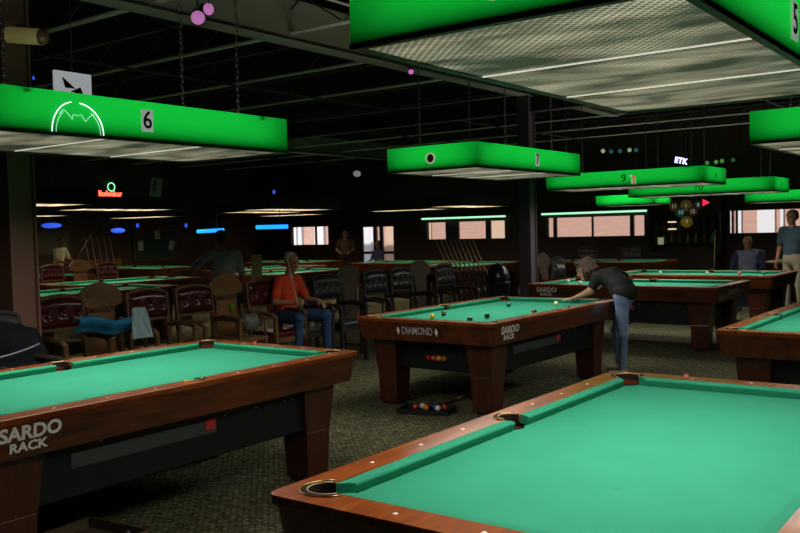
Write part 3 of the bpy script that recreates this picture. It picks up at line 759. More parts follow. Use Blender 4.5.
def hand(w, d, n, side, mi=0, curl=.5, s=1.0):
    """wrist point w, direction d, palm normal n, side +1/-1 puts the thumb; five fingers"""
    d = Vector(d).normalized(); n = (Vector(n)-d*Vector(n).dot(d)).normalized(); t = d.cross(n)*side; w = Vector(w)
    out = [('c', tuple(w), tuple(w+d*.035*s), .022*s, .027*s, mi, .02)]
    for k, (off, L) in enumerate(((.030, .068), (.010, .077), (-.010, .072), (-.029, .056))):
        a = w+d*.045*s+t*off*.55*s; b = w+d*.088*s+t*off*s
        out.append(('c', tuple(a), tuple(b), .013*s, .0115*s, mi, .008))
        dd = (d*math.cos(curl*.7)+n*math.sin(curl*.7)); e1 = b+dd*L*.5*s
        d2 = (d*math.cos(curl*1.9)+n*math.sin(curl*1.9)); e2 = e1+d2*L*.45*s
        out += [('c', tuple(b), tuple(e1), .0105*s, .0095*s, mi, .003), ('c', tuple(e1), tuple(e2), .0095*s, .008*s, mi, .003)]
    a = w+d*.02*s+t*.02*s; b = a+(d*.6+t*.75+n*.2).normalized()*.042*s; c = b+(d*.85+t*.2+n*.45).normalized()*.035*s
    out += [('c', tuple(a), tuple(b), .0145*s, .0125*s, mi, .008), ('c', tuple(b), tuple(c), .0115*s, .0095*s, mi, .003)]
    return out
def cue_stick(name, a, b, label, group=None, k=1.0):
    """a = tip end, b = butt end"""
    a, b = Vector(a), Vector(b); d = b-a
    t = thing(name, label, 'cue stick', tuple(a), 0, group)
    MB().tube([(0, 0, 0), d*.01], .0062, mat('cue_tip', (.2, .35, .45), .7), 8).tube([d*.01, d*.5], [.0065*k, .0098*k], cue_w, 8).build('shaft', t)
    MB().tube([d*.5, d*.52], .0102, brass, 8).tube([d*.52, d], [.0102*k, .0145*k], cue_b, 8).build('butt', t)
    return t

# --- woman leaning over the far right corner of the middle table
wm_ = thing('person', 'woman in black T-shirt and ripped jeans bending over the middle pool table', 'person', (-3.95, 9.6, 0))
o_ = Vector((-3.95, 9.6, 0))
def rel(*p): return tuple(Vector(p)-o_)
hipL, hipR = Vector((-3.93, 9.50, .86)), Vector((-3.95, 9.72, .86))
kneeL, kneeR = Vector((-3.95, 9.58, .42)), Vector((-4.20, 9.98, .42))
ankL, ankR = Vector((-4.04, 9.76, -.01)), Vector((-4.24, 10.16, -.01))
shL, shR = Vector((-4.26, 9.60, 1.065)), Vector((-4.20, 9.93, 1.10))
elL = Vector((-4.335, 9.55, .905)); wrL = Vector((-4.49, 9.60, .842))
elR = Vector((-4.12, 10.22, 1.02)); wrR = Vector((-4.34, 10.33, .955))
hd = Vector((-4.46, 9.70, 1.135))
sub = lambda v: tuple(Vector(v)-o_)
pr = []
BLK, JN, SK, SH = 1, 2, 0, 5
pr += [('c', sub(hipL), sub(kneeL), .085, .058, JN, .03), ('c', sub(kneeL), sub(ankL), .057, .043, JN, .02),
       ('c', sub(hipR), sub(kneeR), .085, .058, JN, .03), ('c', sub(kneeR), sub(ankR), .057, .043, JN, .02),
       ('e', sub((-3.93, 9.60, .86)), (.115, .165, .10), (0, .3, 0), JN, .04),
       ('e', sub((-3.98, 9.63, .955)), (.15, .165, .125), (0, .5, 0), BLK, .05), ('e', sub((-3.925, 9.60, .905)), (.142, .19, .105), (0, .35, 0), BLK, .02),
       ('e', sub((-4.11, 9.70, 1.03)), (.16, .165, .115), (0, .35, .1), BLK, .06),
       ('c', sub(shL), sub(shR), .075, .075, BLK, .06), ('e', sub((-4.02, 9.64, .90)), (.11, .14, .07), (0, .3, 0), BLK, .04),
       ('c', sub((-4.25, 9.76, 1.09)), sub(hd+Vector((.05, 0, -.02))), .052, .048, SK, .03),
       ('c', sub(shL), sub(shL.lerp(elL, .62)), .062, .058, BLK, .03), ('c', sub(shL.lerp(elL, .5)), sub(elL), .047, .043, SK, .01), ('c', sub(elL), sub(wrL), .043, .029, SK, .015),
       ('c', sub(shR), sub(shR.lerp(elR, .62)), .062, .058, BLK, .03), ('c', sub(shR.lerp(elR, .5)), sub(elR), .043, .038, SK, .01), ('c', sub(elR), sub(wrR), .038, .024, SK, .015)]
pr += [('c', sub(wrL+Vector((.03, -.003, .008))), sub(wrL+Vector((.018, -.002, .004))), .029, .029, 6, .002)]
pr += head(sub(hd), (-.78, -.58, -.30), (-.30, 0, .95), SK, ear=False, s=.98)
pr += hand(sub(wrL), (-.9, .15, -.25), (0, 0, -1), 1, SK, .55)
pr += hand(sub(wrR), (-.5, .2, -.7), (.3, -1, 0), -1, SK, 1.2)
for an in (ankL, ankR):
    pr += [('c', sub(an), sub(an+Vector((.0, 0, -.04))), .045, .045, SH, .02), ('c', sub((an.x+.03, an.y, ZF+.044)), sub((an.x-.14, an.y-.02, ZF+.036)), .042, .034, SH, .02)]
# skin showing at the ripped knee
pr += [('e', sub(kneeL+Vector((-.045, -.03, -.0))), (.026, .032, .016), (0, 0, 0), SK, .004), ('e', sub(kneeR+Vector((-.045, -.03, .0))), (.026, .03, .02), (0, 0, 0), SK, .004)]
surface(pr, .0085, 'body', [skin, blk_cloth, jeans, eye_m, lip_m, shoe_m, black], wm_)
hp = []
f = Vector((-.78, -.58, -.30)).normalized(); l = Vector((-.30, 0, .95)).cross(f).normalized(); u = f.cross(l)
def hpnt(a, b, d): return sub(hd+f*a+l*b+u*d)
er = tuple(Matrix((f, l, u)).transposed().to_euler())
hp += [('e', hpnt(-.045, 0, .06), (.115, .108, .098), er, 0, .02), ('e', hpnt(.045, 0, .105), (.055, .075, .03), er, 0, .03)]
rh = random.Random(4)
for q in (1, -1):
    for k in range(9):
        aa = -.12+k*.019
        e_ = Vector(hpnt(aa+rh.uniform(-.02, .01), q*rh.uniform(.095, .135), -.05))+Vector((0, 0, -rh.uniform(.02, .10)))
        m_ = (Vector(hpnt(aa, q*.085, .05))+e_)/2+Vector((0, 0, .01))+(Vector(hpnt(0, q*.03, 0))-Vector(hpnt(0, 0, 0)))
        hp += [('c', hpnt(aa, q*.08, .06), tuple(m_), .030, .020, 0, .012), ('c', tuple(m_), tuple(e_), .020, .008, 0, .008)]
for k in range(8):
    e_ = Vector(hpnt(-.14, -.1+k*.028, -.06))+Vector((rh.uniform(0, .04), 0, -rh.uniform(0, .08)))
    hp.append(('c', hpnt(-.11, -.07+k*.02, .05), tuple(e_), .032, .010, 0, .012))
for q in (1, -1): hp.append(('c', hpnt(.07, q*.02, .10), hpnt(.085, q*.055, .0), .016, .008, 0, .01))
surface(hp, .0075, 'hair', [hair_b], wm_)
# --- man in the orange shirt, seated with a cue
mo = thing('person', 'grey-haired man in orange T-shirt and jeans seated holding an upright cue', 'person', (-7.95, 8.27, 0))
o_ = Vector((-8.0, 8.5, 0))
hL, hR = Vector((-8.02, 8.60, .60)), Vector((-8.02, 8.42, .60))      # his left is +y when facing +x
kL, kR = Vector((-7.56, 8.74, .60)), Vector((-7.60, 8.27, .60))
aL, aR = Vector((-7.58, 8.78, -.01)), Vector((-7.62, 8.24, -.01))
sL, sR = Vector((-8.03, 8.70, 1.06)), Vector((-7.98, 8.32, 1.06))
eL, wL = Vector((-7.94, 8.80, .80)), Vector((-7.74, 8.80, .78))
eR, wR = Vector((-7.92, 8.18, .80)), Vector((-7.70, 8.32, .79))
hd2 = Vector((-7.93, 8.53, 1.29))
pr = [('c', sub(hL), sub(kL), .095, .072, 2, .03), ('c', sub(kL), sub(aL), .068, .05, 2, .02), ('c', sub(hR), sub(kR), .095, .072, 2, .03), ('c', sub(kR), sub(aR), .068, .05, 2, .02),
      ('e', sub((-8.03, 8.51, .62)), (.14, .18, .11), (0, 0, 0), 2, .04), ('e', sub((-8.02, 8.51, .74)), (.125, .165, .13), (0, 0, 0), 1, .05), ('e', sub((-8.02, 8.51, .92)), (.115, .175, .17), (0, 0, 0), 1, .05),
      ('c', sub(sL), sub(sR), .068, .068, 1, .06), ('c', sub((-8.0, 8.51, 1.08)), sub((-7.95, 8.525, 1.22)), .058, .052, 0, .02),
      ('c', sub(sL), sub(sL.lerp(eL, .7)), .068, .064, 1, .03), ('c', sub(sL.lerp(eL, .6)), sub(eL), .045, .04, 0, .01), ('c', sub(eL), sub(wL), .04, .026, 0, .015),
      ('c', sub(sR), sub(sR.lerp(eR, .7)), .068, .064, 1, .03), ('c', sub(sR.lerp(eR, .6)), sub(eR), .045, .04, 0, .01), ('c', sub(eR), sub(wR), .04, .026, 0, .015)]
pr += head(sub(hd2), (.93, -.12, -.15), (0, 0, 1), 0)
hx = tuple(Matrix.Rotation(-.13, 3, 'Z').to_euler())
pr += [('e', sub((hd2.x-.03, hd2.y, hd2.z+.058)), (.094, .088, .082), (0, 0, 0), 5, .005), ('e', sub((hd2.x-.055, hd2.y, hd2.z+.0)), (.062, .088, .07), (0, 0, 0), 5, .005)]
pr += hand(sub(wR), (.9, .2, .1), (-.1, 1, 0), 1, 0, 1.5) + hand(sub(wL), (.85, 0, -.4), (0, 0, -1), -1, 0, .5)
for an in (aL, aR): pr += [('c', sub((an.x-.03, an.y, ZF+.047)), sub((an.x+.15, an.y, ZF+.038)), .045, .036, 6, .02)]
surface(pr, .010, 'body', [skin_d, orange_c, jeans_d, eye_m, lip_m, hair_g, shoe_d], mo)
ctop = at(285.5, 251, 11.15); cbot = at(303, 328, 11.0)
dirn = (cbot-ctop).normalized()
cue_stick('cue_stick', ctop, ctop+dirn*1.42, 'upright cue held by the seated man in orange')
# --- other people
def stander(label, loc, rz, mats, h=1.75, arms='down', hairy=5, lean=0, voxel=.016, seated=False, hairs=True):
    t = thing('person', label, 'person', loc, rz)
    s = h/1.75; Z = lambda *p: tuple(Vector(p)*s)
    pr = []
    if not seated:
        for q in (1, -1):
            pr += [('c', Z(0, q*.095, .90), Z(.01, q*.11, .50), .095, .062, 2, .03), ('c', Z(.01, q*.11, .50), Z(-.02, q*.12, .09), .062, .045, 2, .02), ('c', Z(-.05, q*.12, .045), Z(.14, q*.13, .035), .045, .035, 6, .02)]
        dz = 0; lx = lean
    else:
        for q in (1, -1):
            pr += [('c', Z(0, q*.095, .56), Z(.42, q*.14, .55), .095, .07, 2, .03), ('c', Z(.42, q*.14, .55), Z(.40, q*.14, .09), .065, .045, 2, .02), ('c', Z(.37, q*.14, .045), Z(.55, q*.14, .035), .045, .035, 6, .02)]
        dz = -.36; lx = lean
    pr += [('e', Z(0, 0, .95+dz), (.13*s, .175*s, .13*s), (0, 0, 0), 2, .04), ('e', Z(.01+lx*.3, 0, 1.10+dz), (.125*s, .165*s, .14*s), (0, 0, 0), 1, .05), ('e', Z(lx*.7, 0, 1.27+dz), (.12*s, .18*s, .17*s), (0, 0, 0), 1, .05),
           ('c', Z(lx, .17, 1.42+dz), Z(lx, -.17, 1.42+dz), .065*s, .065*s, 1, .06), ('c', Z(lx, 0, 1.44+dz), Z(lx+.02, 0, 1.56+dz), .055*s, .05*s, 0, .02)]
    pr += head(Z(lx*1.2+.03, 0, 1.635+dz), (1, 0, -.05), (0, 0, 1), 0, s=s)
    if hairs: pr += [('e', Z(lx*1.2-.01, 0, 1.69+dz), (.09*s, .083*s, .07*s), (0, 0, 0), 5, .005), ('e', Z(lx*1.2-.035, 0, 1.64+dz), (.062*s, .083*s, .07*s), (0, 0, 0), 5, .005)]
    for q in (1, -1):
        S_ = Vector((lx, q*.20, 1.41+dz))
        if arms == 'down': E_, W_ = Vector((lx-.02, q*.27, 1.13+dz)), Vector((lx+.06, q*.27, .90+dz))
        elif arms == 'fwd': E_, W_ = Vector((lx+.10, q*.27, 1.15+dz)), Vector((lx+.34, q*.16, 1.08+dz))
        elif arms == 'left': E_, W_ = (Vector((lx+.08, .40, 1.22+dz)), Vector((lx+.2, .62, 1.16+dz))) if q > 0 else (Vector((lx, -.27, 1.13+dz)), Vector((lx+.2, -.2, 1.0+dz)))
        pr += [('c', Z(*S_), Z(*S_.lerp(E_, .7)), .065*s, .06*s, 1 if not (hairy == 7) else 7, .03), ('c', Z(*S_.lerp(E_, .6)), Z(*E_), .045*s, .04*s, 0 if hairy != 7 else 7, .01), ('c', Z(*E_), Z(*W_), .04*s, .026*s, 0 if hairy != 7 else 7, .015)]
        dv = (W_-E_).normalized(); pr += hand(Z(*W_), tuple(dv), (0, -q, 0) if arms == 'down' else (0, 0, -1), -q, 0, .6, s)
    surface(pr, voxel, 'body', mats, t)
    return t
teal = mat('teal_shirt', (.04, .075, .105), .8); khaki = mat('khaki_trousers', (.34, .29, .22), .8); greyt = mat('grey_top', (.15, .15, .22), .8); navy = mat('navy_sleeves', (.012, .018, .07), .8)
plaid = mat('plaid_shirt', (.60, .52, .58), .8, noise=((5, 5, 16), (.28, .28, .42))); cream = mat('cream_shirt', (.75, .68, .45), .8); darkc = mat('dark_clothes', (.02, .02, .025), .8)
bluec = mat('blue_top', (.07, .10, .22), .8); brownc = mat('brown_top', (.10, .05, .02), .8)
white_sh = mat('white_shoe', (.6, .6, .62), .6)
stander('man in teal T-shirt and khaki trousers standing cropped at right edge', (at(793, 250, 16.4).x, at(793, 250, 16.4).y, ZF), -2.0, [skin_d, teal, khaki, eye_m, lip_m, hair_k, white_sh], 1.97, 'down')
stander('man in grey top with navy sleeves seated at right', (-4.98, 18.55, ZF), -1.35, [skin_d, greyt, darkc, eye_m, lip_m, hair_k, shoe_d, navy], 1.86, 'fwd', 7, seated=True)
stander('man in grey-blue plaid shirt standing behind the broad crest chair', (-9.45, 8.55, ZF), 2.6, [skin_d, plaid, jeans_d, eye_m, lip_m, hair_k, shoe_d], 1.83, 'left', lean=.10)
stander('balding man in cream shirt standing at far left beside painting', (-21.9, 13.8, ZF), .35, [skin_d, cream, khaki, eye_m, lip_m, hair_k, shoe_d], 1.80, 'fwd', lean=.10, hairs=False)
stander('person in blue top sitting before the glass doors', (-17.6, 22.6, ZF), -1.9, [skin_d, bluec, darkc, eye_m, lip_m, hair_k, shoe_d], 1.84, 'fwd', seated=True, voxel=.02)
stander('dim figure in brown standing left of the glass doors', (-18.75, 22.3, ZF), -1.0, [skin_d, brownc, darkc, eye_m, lip_m, hair_k, shoe_d], 1.80, 'fwd', voxel=.02)
# simple stools under the seated person by the doors
st = thing('bar_stool', 'dark stool under the person in blue by the doors', 'stool', (-17.6, 22.6, ZF))
MB().lathe([(.0, .44), (.17, .44), (.18, .46), (.17, .48), (0, .485)], blkl, 16).build('seat', st)
for q in range(4): a_ = q*PI/2+.7; MB().tube([(.1*math.cos(a_), .1*math.sin(a_), .44), (.18*math.cos(a_), .18*math.sin(a_), 0)], .012, steeld, 6).build('leg', st)

# cue of the woman
cue_stick('cue_stick', (-4.585, 9.33, .803), (-4.27, 10.66, 1.01), 'cue the leaning woman aims over the middle table')
cue_stick('cue_stick', at(715, 229, 18.3), at(713.5, 273, 18.3)+Vector((0, 0, -.35)), 'upright cue beside the seated man in grey top')
cue_stick('cue_stick', at(91, 234, 23), at(72, 268, 22.4), 'long cue leaning beside the man in cream shirt')

# ------------------------------------------------------------------ balls
def ball(loc, col, label, band=None, r=.0286):
    m = mat('ball_'+label[:18], col, .08, coat=.6)
    b = MB().ball((0, 0, 0), r, m, 20).build('billiard_ball', loc=loc); tag(b, label, 'billiard ball', 'balls on the pool tables' )
    if band:
        MB().ball((0, 0, 0), (r*1.006, r*1.006, r*.5), band, 20).build('stripe', b)
    return b
zb = .755+.0286
whm = mat('ball_white', (.8, .75, .55), .08, coat=.6)
ball((-4.585, 9.17, zb), (.85, .82, .42), 'pale yellow-white cue ball in front of the bridging hand')
ball((-4.60, 7.66, zb), (.008, .008, .01), 'black ball near the near right corner of the middle table')
ball((-5.04, 8.88, zb), (.01, .16, .10), 'green ball towards the far end of the middle table')
ball((-5.08, 7.38, zb), (.85, .50, .03), 'yellow ball near the left side of the middle table')
ball((-5.15, 7.70, zb), (.10, .02, .015), 'dark maroon ball with a pale stripe beside the yellow ball', whm)
ball((-4.56, 7.27, zb), (.01, .01, .05), 'dark blue ball against the near rail of the middle table')
ball((-4.36, 8.22, zb), (.12, .02, .02), 'dark red ball against the right rail of the middle table')
b4 = [((627+8, 288), (.8, .8, .8))]
ball((-5.95, 12.75, zb), (.85, .85, .8), 'white ball on the table behind the woman, right one'); ball((-6.25, 12.95, zb), (.85, .84, .8), 'white ball on the table behind the woman, left one')
for (x, c_, lb) in ((-4.35, (.8, .15, .15), 'red-topped ball standing tallest on the seated man\'s table'), (-4.9, (.85, .85, .8), 'white ball on the crosswise table before the seated man'), (-3.95, (.02, .2, .1), 'green ball on the crosswise table before the standing man'), (-5.75, (.8, .8, .75), 'small white ball left end of the table before the seated man')):
    ball((x, 15.7, zb), c_, lb)
# rack of balls on the floor under the middle table
_d = at(427, 412, 1)-Vector((0, 0, H)); _t = (ZF-H)/_d.z; TX, TY = _d.x*_t, _d.y*_t
rk = thing('ball_tray', 'dark tray on the carpet under the middle table holding loose balls', 'tray', (TX, TY, ZF), .3)
MB().box((0, 0, .01), (.50, .30, .02), black).build('base', rk)
e = MB()
for s in (1, -1): e.box((s*.25, 0, .03), (.015, .30, .04), black); e.box((0, s*.15, .03), (.50, .015, .04), black)
e.build('rim', rk)
for i, (x, y, c_) in enumerate(((-.12, 0, (.5, .03, .02)), (-.06, .05, (.75, .7, .6)), (0, -.02, (.7, .25, .02)), (.06, .04, (.02, .05, .3)), (.12, -.03, (.75, .72, .65)), (.02, .09, (.02, .02, .02)), (.17, .03, (.45, .05, .03)))):
    p = Matrix.Rotation(.3, 3, 'Z') @ Vector((x, y, 0)); b = ball((TX+p.x, TY+p.y, .0486+ZF), c_, ['red ball at the left end of the floor tray', 'off-white ball second from left in the floor tray', 'orange ball in the middle of the floor tray', 'blue ball right of the orange one in the floor tray', 'white ball near the right end of the floor tray', 'black ball at the back of the floor tray', 'red-brown ball at the right end of the floor tray'][i])
    b['group'] = 'balls in the floor tray'
cue_stick('bridge_stick', (TX-.12, TY+.95, ZF+.012), (TX-.02, TY+.30, ZF+.015), 'thin green-grey stick lying on the carpet under the middle table')
# balls visible in return of middle table
for i, (x, c_) in enumerate(((-.10, (.5, .03, .02)), (-.04, (.6, .08, .02)), (.02, (.75, .35, .03)), (.08, (.5, .2, .02)))):
    b = ball((-4.882+x+.03, 6.88+1.45-1.21, .405), c_, ['red ball leftmost in the ball return of the middle table', 'dark orange ball second in the ball return', 'yellow ball third in the ball return', 'brown ball rightmost in the ball return'][i]); b['group'] = 'balls in the return tray'
# chalk cubes
def chalk(loc, col, lb):
    c = MB().box((0, 0, .011), (.022, .022, .020), mat('chalk_'+lb[:6], col, .9)).box((0, 0, .0235), (.014, .014, .005), mat('chalk_blue', (.05, .12, .3), .95)).build('chalk_cube', bevel=.002, loc=loc, rz=.3)
    tag(c, lb, 'chalk')
chalk((-1.65, 4.895, .801), (.6, .12, .10), 'red-and-white chalk cube on the far rail of the right table')
chalk((-4.15, 8.6, .801), (.3, .2, .2), 'small chalk cube on the right rail of the middle table')
chalk((-5.05, 4.87, .801), (.8, .12, .08), 'red chalk cube on the far rail of the left table')
tag(MB().add([(0, 0, 0), (.016, .004, .003), (.02, .014, .001), (.006, .012, 0)], [(0, 1, 2, 3), (3, 2, 1, 0)], tan_t).build('paper_scrap', loc=(-1.225, 2.86, .7555)), 'tiny beige scrap on the cloth of the right table', 'scrap')

# ------------------------------------------------------------------ cloths, bag, jacket on the chairs
def drape(name, label, cat, P, N, m, thick=.012, seed=1, amp=.02):
    """P: function(u,v)->Vector; grid with folds"""
    nu, nv = N; rnd = random.Random(seed); ph = [rnd.uniform(0, 6) for _ in range(6)]
    vs = []
    for j in range(nv+1):
        for i in range(nu+1):
            u, v = i/nu, j/nv; p = Vector(P(u, v))
            p += Vector((1, 0, 0))*amp*(math.sin(u*17+ph[0]+v*3)+.6*math.sin(u*31+ph[1]-v*5))*(.3+v) + Vector((0, 0, 1))*amp*.3*math.sin(v*13+ph[2])
            vs.append(p)
    fs = [(j*(nu+1)+i, j*(nu+1)+i+1, (j+1)*(nu+1)+i+1, (j+1)*(nu+1)+i) for j in range(nv) for i in range(nu)]
    o = MB().add(vs, fs, m, True).build(name); s = o.modifiers.new('s', 'SOLIDIFY'); s.thickness = thick; s2 = o.modifiers.new('ss', 'SUBSURF'); s2.levels = s2.render_levels = 1
    return tag(o, label, cat)
blue_cl = mat('blue_cloth', (.01, .17, .36), .8); pale_cl = mat('pale_cloth', (.34, .48, .52), .85)
drape('blue_jacket', 'bright blue jacket laid across the armrests of the burgundy chairs', 'jacket', lambda u, v: Vector((-7.47-.05*math.cos(v*6), 4.88+u*.80, .855-.06*u+.075*math.sin(v*PI)-.10*v+.02*math.sin(u*9))), (30, 10), blue_cl, .02, 3, .012)
drape('pale_cloth', 'pale blue-white cloth hanging over the edge of the blue jacket', 'cloth', lambda u, v: Vector((-7.42+.03*v, 5.56+(u-.5)*(.14+.14*v)+.02*v, .96-.31*v)), (24, 16), pale_cl, .006, 5, .018)
bagm = mat('grey_plastic_bag', (.13, .13, .12), .45)
bg = surface([('e', (0, 0, .13), (.10, .17, .12), None, 0, .0), ('e', (0, .06, .20), (.06, .08, .06), None, 0, .04), ('e', (.03, -.09, .20), (.05, .05, .07), None, 0, .04), ('c', (0, -.1, .2), (0, -.13, .28), .03, .012, 0, .03), ('c', (0, .1, .2), (0, .12, .27), .03, .012, 0, .03)], .012, 'plastic_bag', [bagm])
bg.location = (-7.70, 7.34, .498); bg.scale = (.9, .9, .85); tag(bg, 'grey plastic bag with tied handles lying on the broad crest chair seat', 'bag')
# bottle / cup things on the chair row
cupm = mat('yellow_green_drink', (.25, .35, .03), .3); watm = mat('clear_cup', (.45, .5, .5), .2)
for (y, m_, lb) in ((7.04, cupm, 'yellow-green tennis ball sized cup on the chair arm left of the bag'), (9.55, watm, 'clear plastic cup on the brown crest chair right of the man in orange'), (11.35, watm, 'white paper cup on the grey-brown crest chair')):
    c = MB().lathe([(.028, 0), (.036, .10), (.037, .102), (.034, .10), (.026, .006)], m_, 16).build('cup', loc=(-7.70, y, .50 if y > 8 else .745)); tag(c, lb, 'cup')
    if y < 8: c.location = (-7.70, 7.07, .758)
# black jacket draped chair at lower left
jk = place(ch_k, (-6.62, 3.78, 0), .2, 'dark chair buried under the black jacket at the left edge')
jm = mat('black_jacket', (.003, .005, .008), .8, spec=.2)
j_ = surface([('e', (-.26, 0, .85), (.09, .36, .19), None, 0, .0), ('e', (-.20, .24, .62), (.10, .14, .30), (.2, 0, 0), 0, .06), ('e', (-.20, -.22, .60), (.10, .14, .28), None, 0, .06), ('e', (0, .0, .60), (.27, .26, .10), None, 0, .08),
              ('c', (-.2, .33, .86), (.02, .34, .50), .075, .05, 0, .05), ('e', (.18, .05, .50), (.10, .24, .16), None, 0, .06), ('c', (-.22, -.32, .88), (-.1, -.36, .45), .07, .05, 0, .05)], .014, 'jacket', [jm])
tag(j_, 'black jacket heaped over the chair at the left edge', 'jacket'); j_.location = (-6.62, 3.78, 0); j_.rotation_euler = (0, 0, .2); j_.scale = (1.0, 1.0, 1.0)
zp = MB().tube([(-.10+.36*k/10*.2, -.20+.46*k/10, .74+.07*(k/10)**2) for k in range(11)], .006, mat('zip', (.35, .38, .4), .4), 6); zp.build('zip', j_)
redseat = MB().box((0, 0, .0), (.42, .9, .04), mat('red_cushion', (.30, .01, .03), .7)).build('seat_cushion', bevel=.015, loc=(-7.22, 11.1, .436)); tag(redseat, 'crimson cushion on the low bench before the black chairs', 'cushion')
bn = thing('bench', 'low dark bench carrying the crimson cushion', 'bench', (-7.22, 11.1, ZF)); MB().box((0, 0, .49), (.44, .95, .05), darkw).build('seat', bn, bevel=.006)
for sx in (1, -1):
    for s in (1, -1): MB().box((sx*.18, s*.42, .232), (.05, .05, .464), darkw).build('leg', bn)

# tennis-size / bin near the column
bin_ = thing('waste_bin', 'black dome-topped waste bin left of the dark column', 'bin', (-6.85, 11.75, ZF))
bin_.scale = (1, 1, 1.08)
MB().lathe([(.0, .0), (.17, .0), (.18, .03), (.18, .86), (.185, .88), (0, .88)], mat('bin_black', (.008, .012, .012), .25), 24).build('drum', bin_)
MB().lathe([(.185, .88), (.18, .95), (.155, 1.04), (.10, 1.11), (.0, 1.14)], mat('bin_black', (0, 0, 0)), 24).build('dome_lid', bin_)
MB().box((.0, -.17, .95), (.16, .03, .09), black).build('flap', bin_)

# cue rack
cr = thing('cue_rack', 'low wooden floor rack holding the row of leaning cues', 'cue rack', (0, 0, 0))
pa, pb = at(437, 238.5, 16.2), at(481, 238.5, 16.2); qa, qb = at(462, 300, 15.8), at(478, 300, 15.8)
rb = Vector((qa.x, qa.y, .10)); rd = Vector((pb.x-pa.x, pb.y-pa.y, 0))
mid = (at(447, 265, 16.0)+at(476, 265, 16.0))/2; ln_ = (at(479, 265, 16.0)-at(444, 265, 16.0)); ang = math.atan2(ln_.y, ln_.x)
cr.location = (mid.x, mid.y, ZF); cr.rotation_euler = (0, 0, ang)
MB().box((0, 0, 1.0), (.78, .06, .04), chairw).build('upper_rail', cr, bevel=.004)
MB().box((.1, -.02, .10), (.8, .14, .06), chairw).build('lower_shelf', cr, bevel=.004)
for s in (1, -1): MB().box((s*.38, 0, .51), (.05, .05, 1.0), darkw).build('post', cr)
for i in range(9):
    tp = at(436+i*4.6, 239.5, 16.25); bt = at(436+i*4.6+26, 303, 15.9)
    cue_stick('cue_stick', tp, bt, ['leftmost', 'second', 'third', 'fourth', 'fifth', 'sixth', 'seventh', 'eighth', 'rightmost'][i]+' from the left of the nine cues leaning on the floor rack', 'cues leaning on the floor rack', 1.5)
# cues against left wall panel (dim)
for i in range(5):
    cue_stick('cue_stick', (-23.86, 16.0+i*.22, 1.75), (-23.6, 16.1+i*.22, ZF+.01), ['leftmost', 'second from left', 'middle', 'second from right', 'rightmost'][i]+' of five dim cues leaning on the far left wall', 'cues leaning on the left wall')

# ------------------------------------------------------------------ signs and wall things
# reflection of a neon arch in the side of lamp 6, built as glowing tubes
neon_refl_w = mat('neon_reflection_white', (.8, 1, .9), .3, emis=(.75, 1, .88), es=1.6)
neon_refl_d = mat('neon_reflection_dim', (.5, .9, .7), .3, emis=(.35, .85, .55), es=.8)
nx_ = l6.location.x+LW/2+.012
na = thing('neon_sign', 'glowing tubes for the white neon mountain arch reflected in the left green lamp', 'neon sign', (nx_, 2.972, 2.262))  # tubes stand for a reflection, not a sign fixed here
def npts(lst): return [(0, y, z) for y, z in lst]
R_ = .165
MB().tube(npts([(-R_*math.cos(a/20*PI*.47), .175*math.sin(a/20*PI*.5)) for a in range(0, 19)]), .0032, neon_refl_w, 6).build('reflected_outer_arch', na)
MB().tube(npts([(R_*math.cos(a/20*PI*.5), .172*math.sin(a/20*PI*.5)) for a in range(0, 20)]), .0032, neon_refl_w, 6).build('reflected_outer_arch', na)
MB().tube(npts([(-.140*math.cos(a/20*PI*.5), .150*math.sin(a/20*PI*.5)) for a in range(0, 12)]), .0025, neon_refl_d, 6).build('reflected_inner_arch', na)
MB().tube(npts([(.145*math.cos(a/20*PI*.5), .150*math.sin(a/20*PI*.5)) for a in range(0, 13)]), .0025, neon_refl_d, 6).build('reflected_inner_arch', na)
MB().tube(npts([(-.115, .10), (-.09, .128), (-.06, .105), (-.035, .075), (-.03, .105), (-.005, .10), (.02, .108), (.05, .07), (.075, .10), (.105, .115)]), .0025, neon_refl_d, 6).build('reflected_mountain_line', na)
# red neon on left wall
sg = thing('neon_sign', 'red neon brewery sign with a small green ring on the far left wall', 'neon sign', (-23.9, 16.98, 3.12))
rneon = mat('neon_red', (1, .3, .2), .4, emis=(1, .10, .05), es=3.0); gneon = mat('neon_green', (.3, 1, .6), .4, emis=(.25, 1, .45), es=1.6)
text('Budweiser', .26, rneon, 'lettering', sg, (.03, 0, -.08), (PI/2, 0, PI/2), .01, .03, width=.85)
MB().tube([(.04, .13*math.cos(a/12*2*PI)+.04, .13*math.sin(a/12*2*PI)+.14) for a in range(12)], .016, gneon, 6, True).build('ring', sg)
MB().box((0, 0, 0), (.03, 1.0, .42), black).build('backing', sg)
# purple-white LED sign above lamp 9
ls = thing('neon_sign', 'small violet-white neon script sign above the number 9 lamp', 'neon sign', tuple(at(681, 161, 14.8)), 0)
pneon = mat('neon_violet', (.6, .5, 1), .4, emis=(.55, .50, 1.), es=3.)
text('ETK', .135, pneon, 'lettering', ls, (0, 0, 0), (PI/2, .2, yaw), .01, .02, .9)
MB().tube([(.0, .02, .07), (.0, .02, 3.98-ls.location.z)], .003, steeld, 5).build('wire', ls)
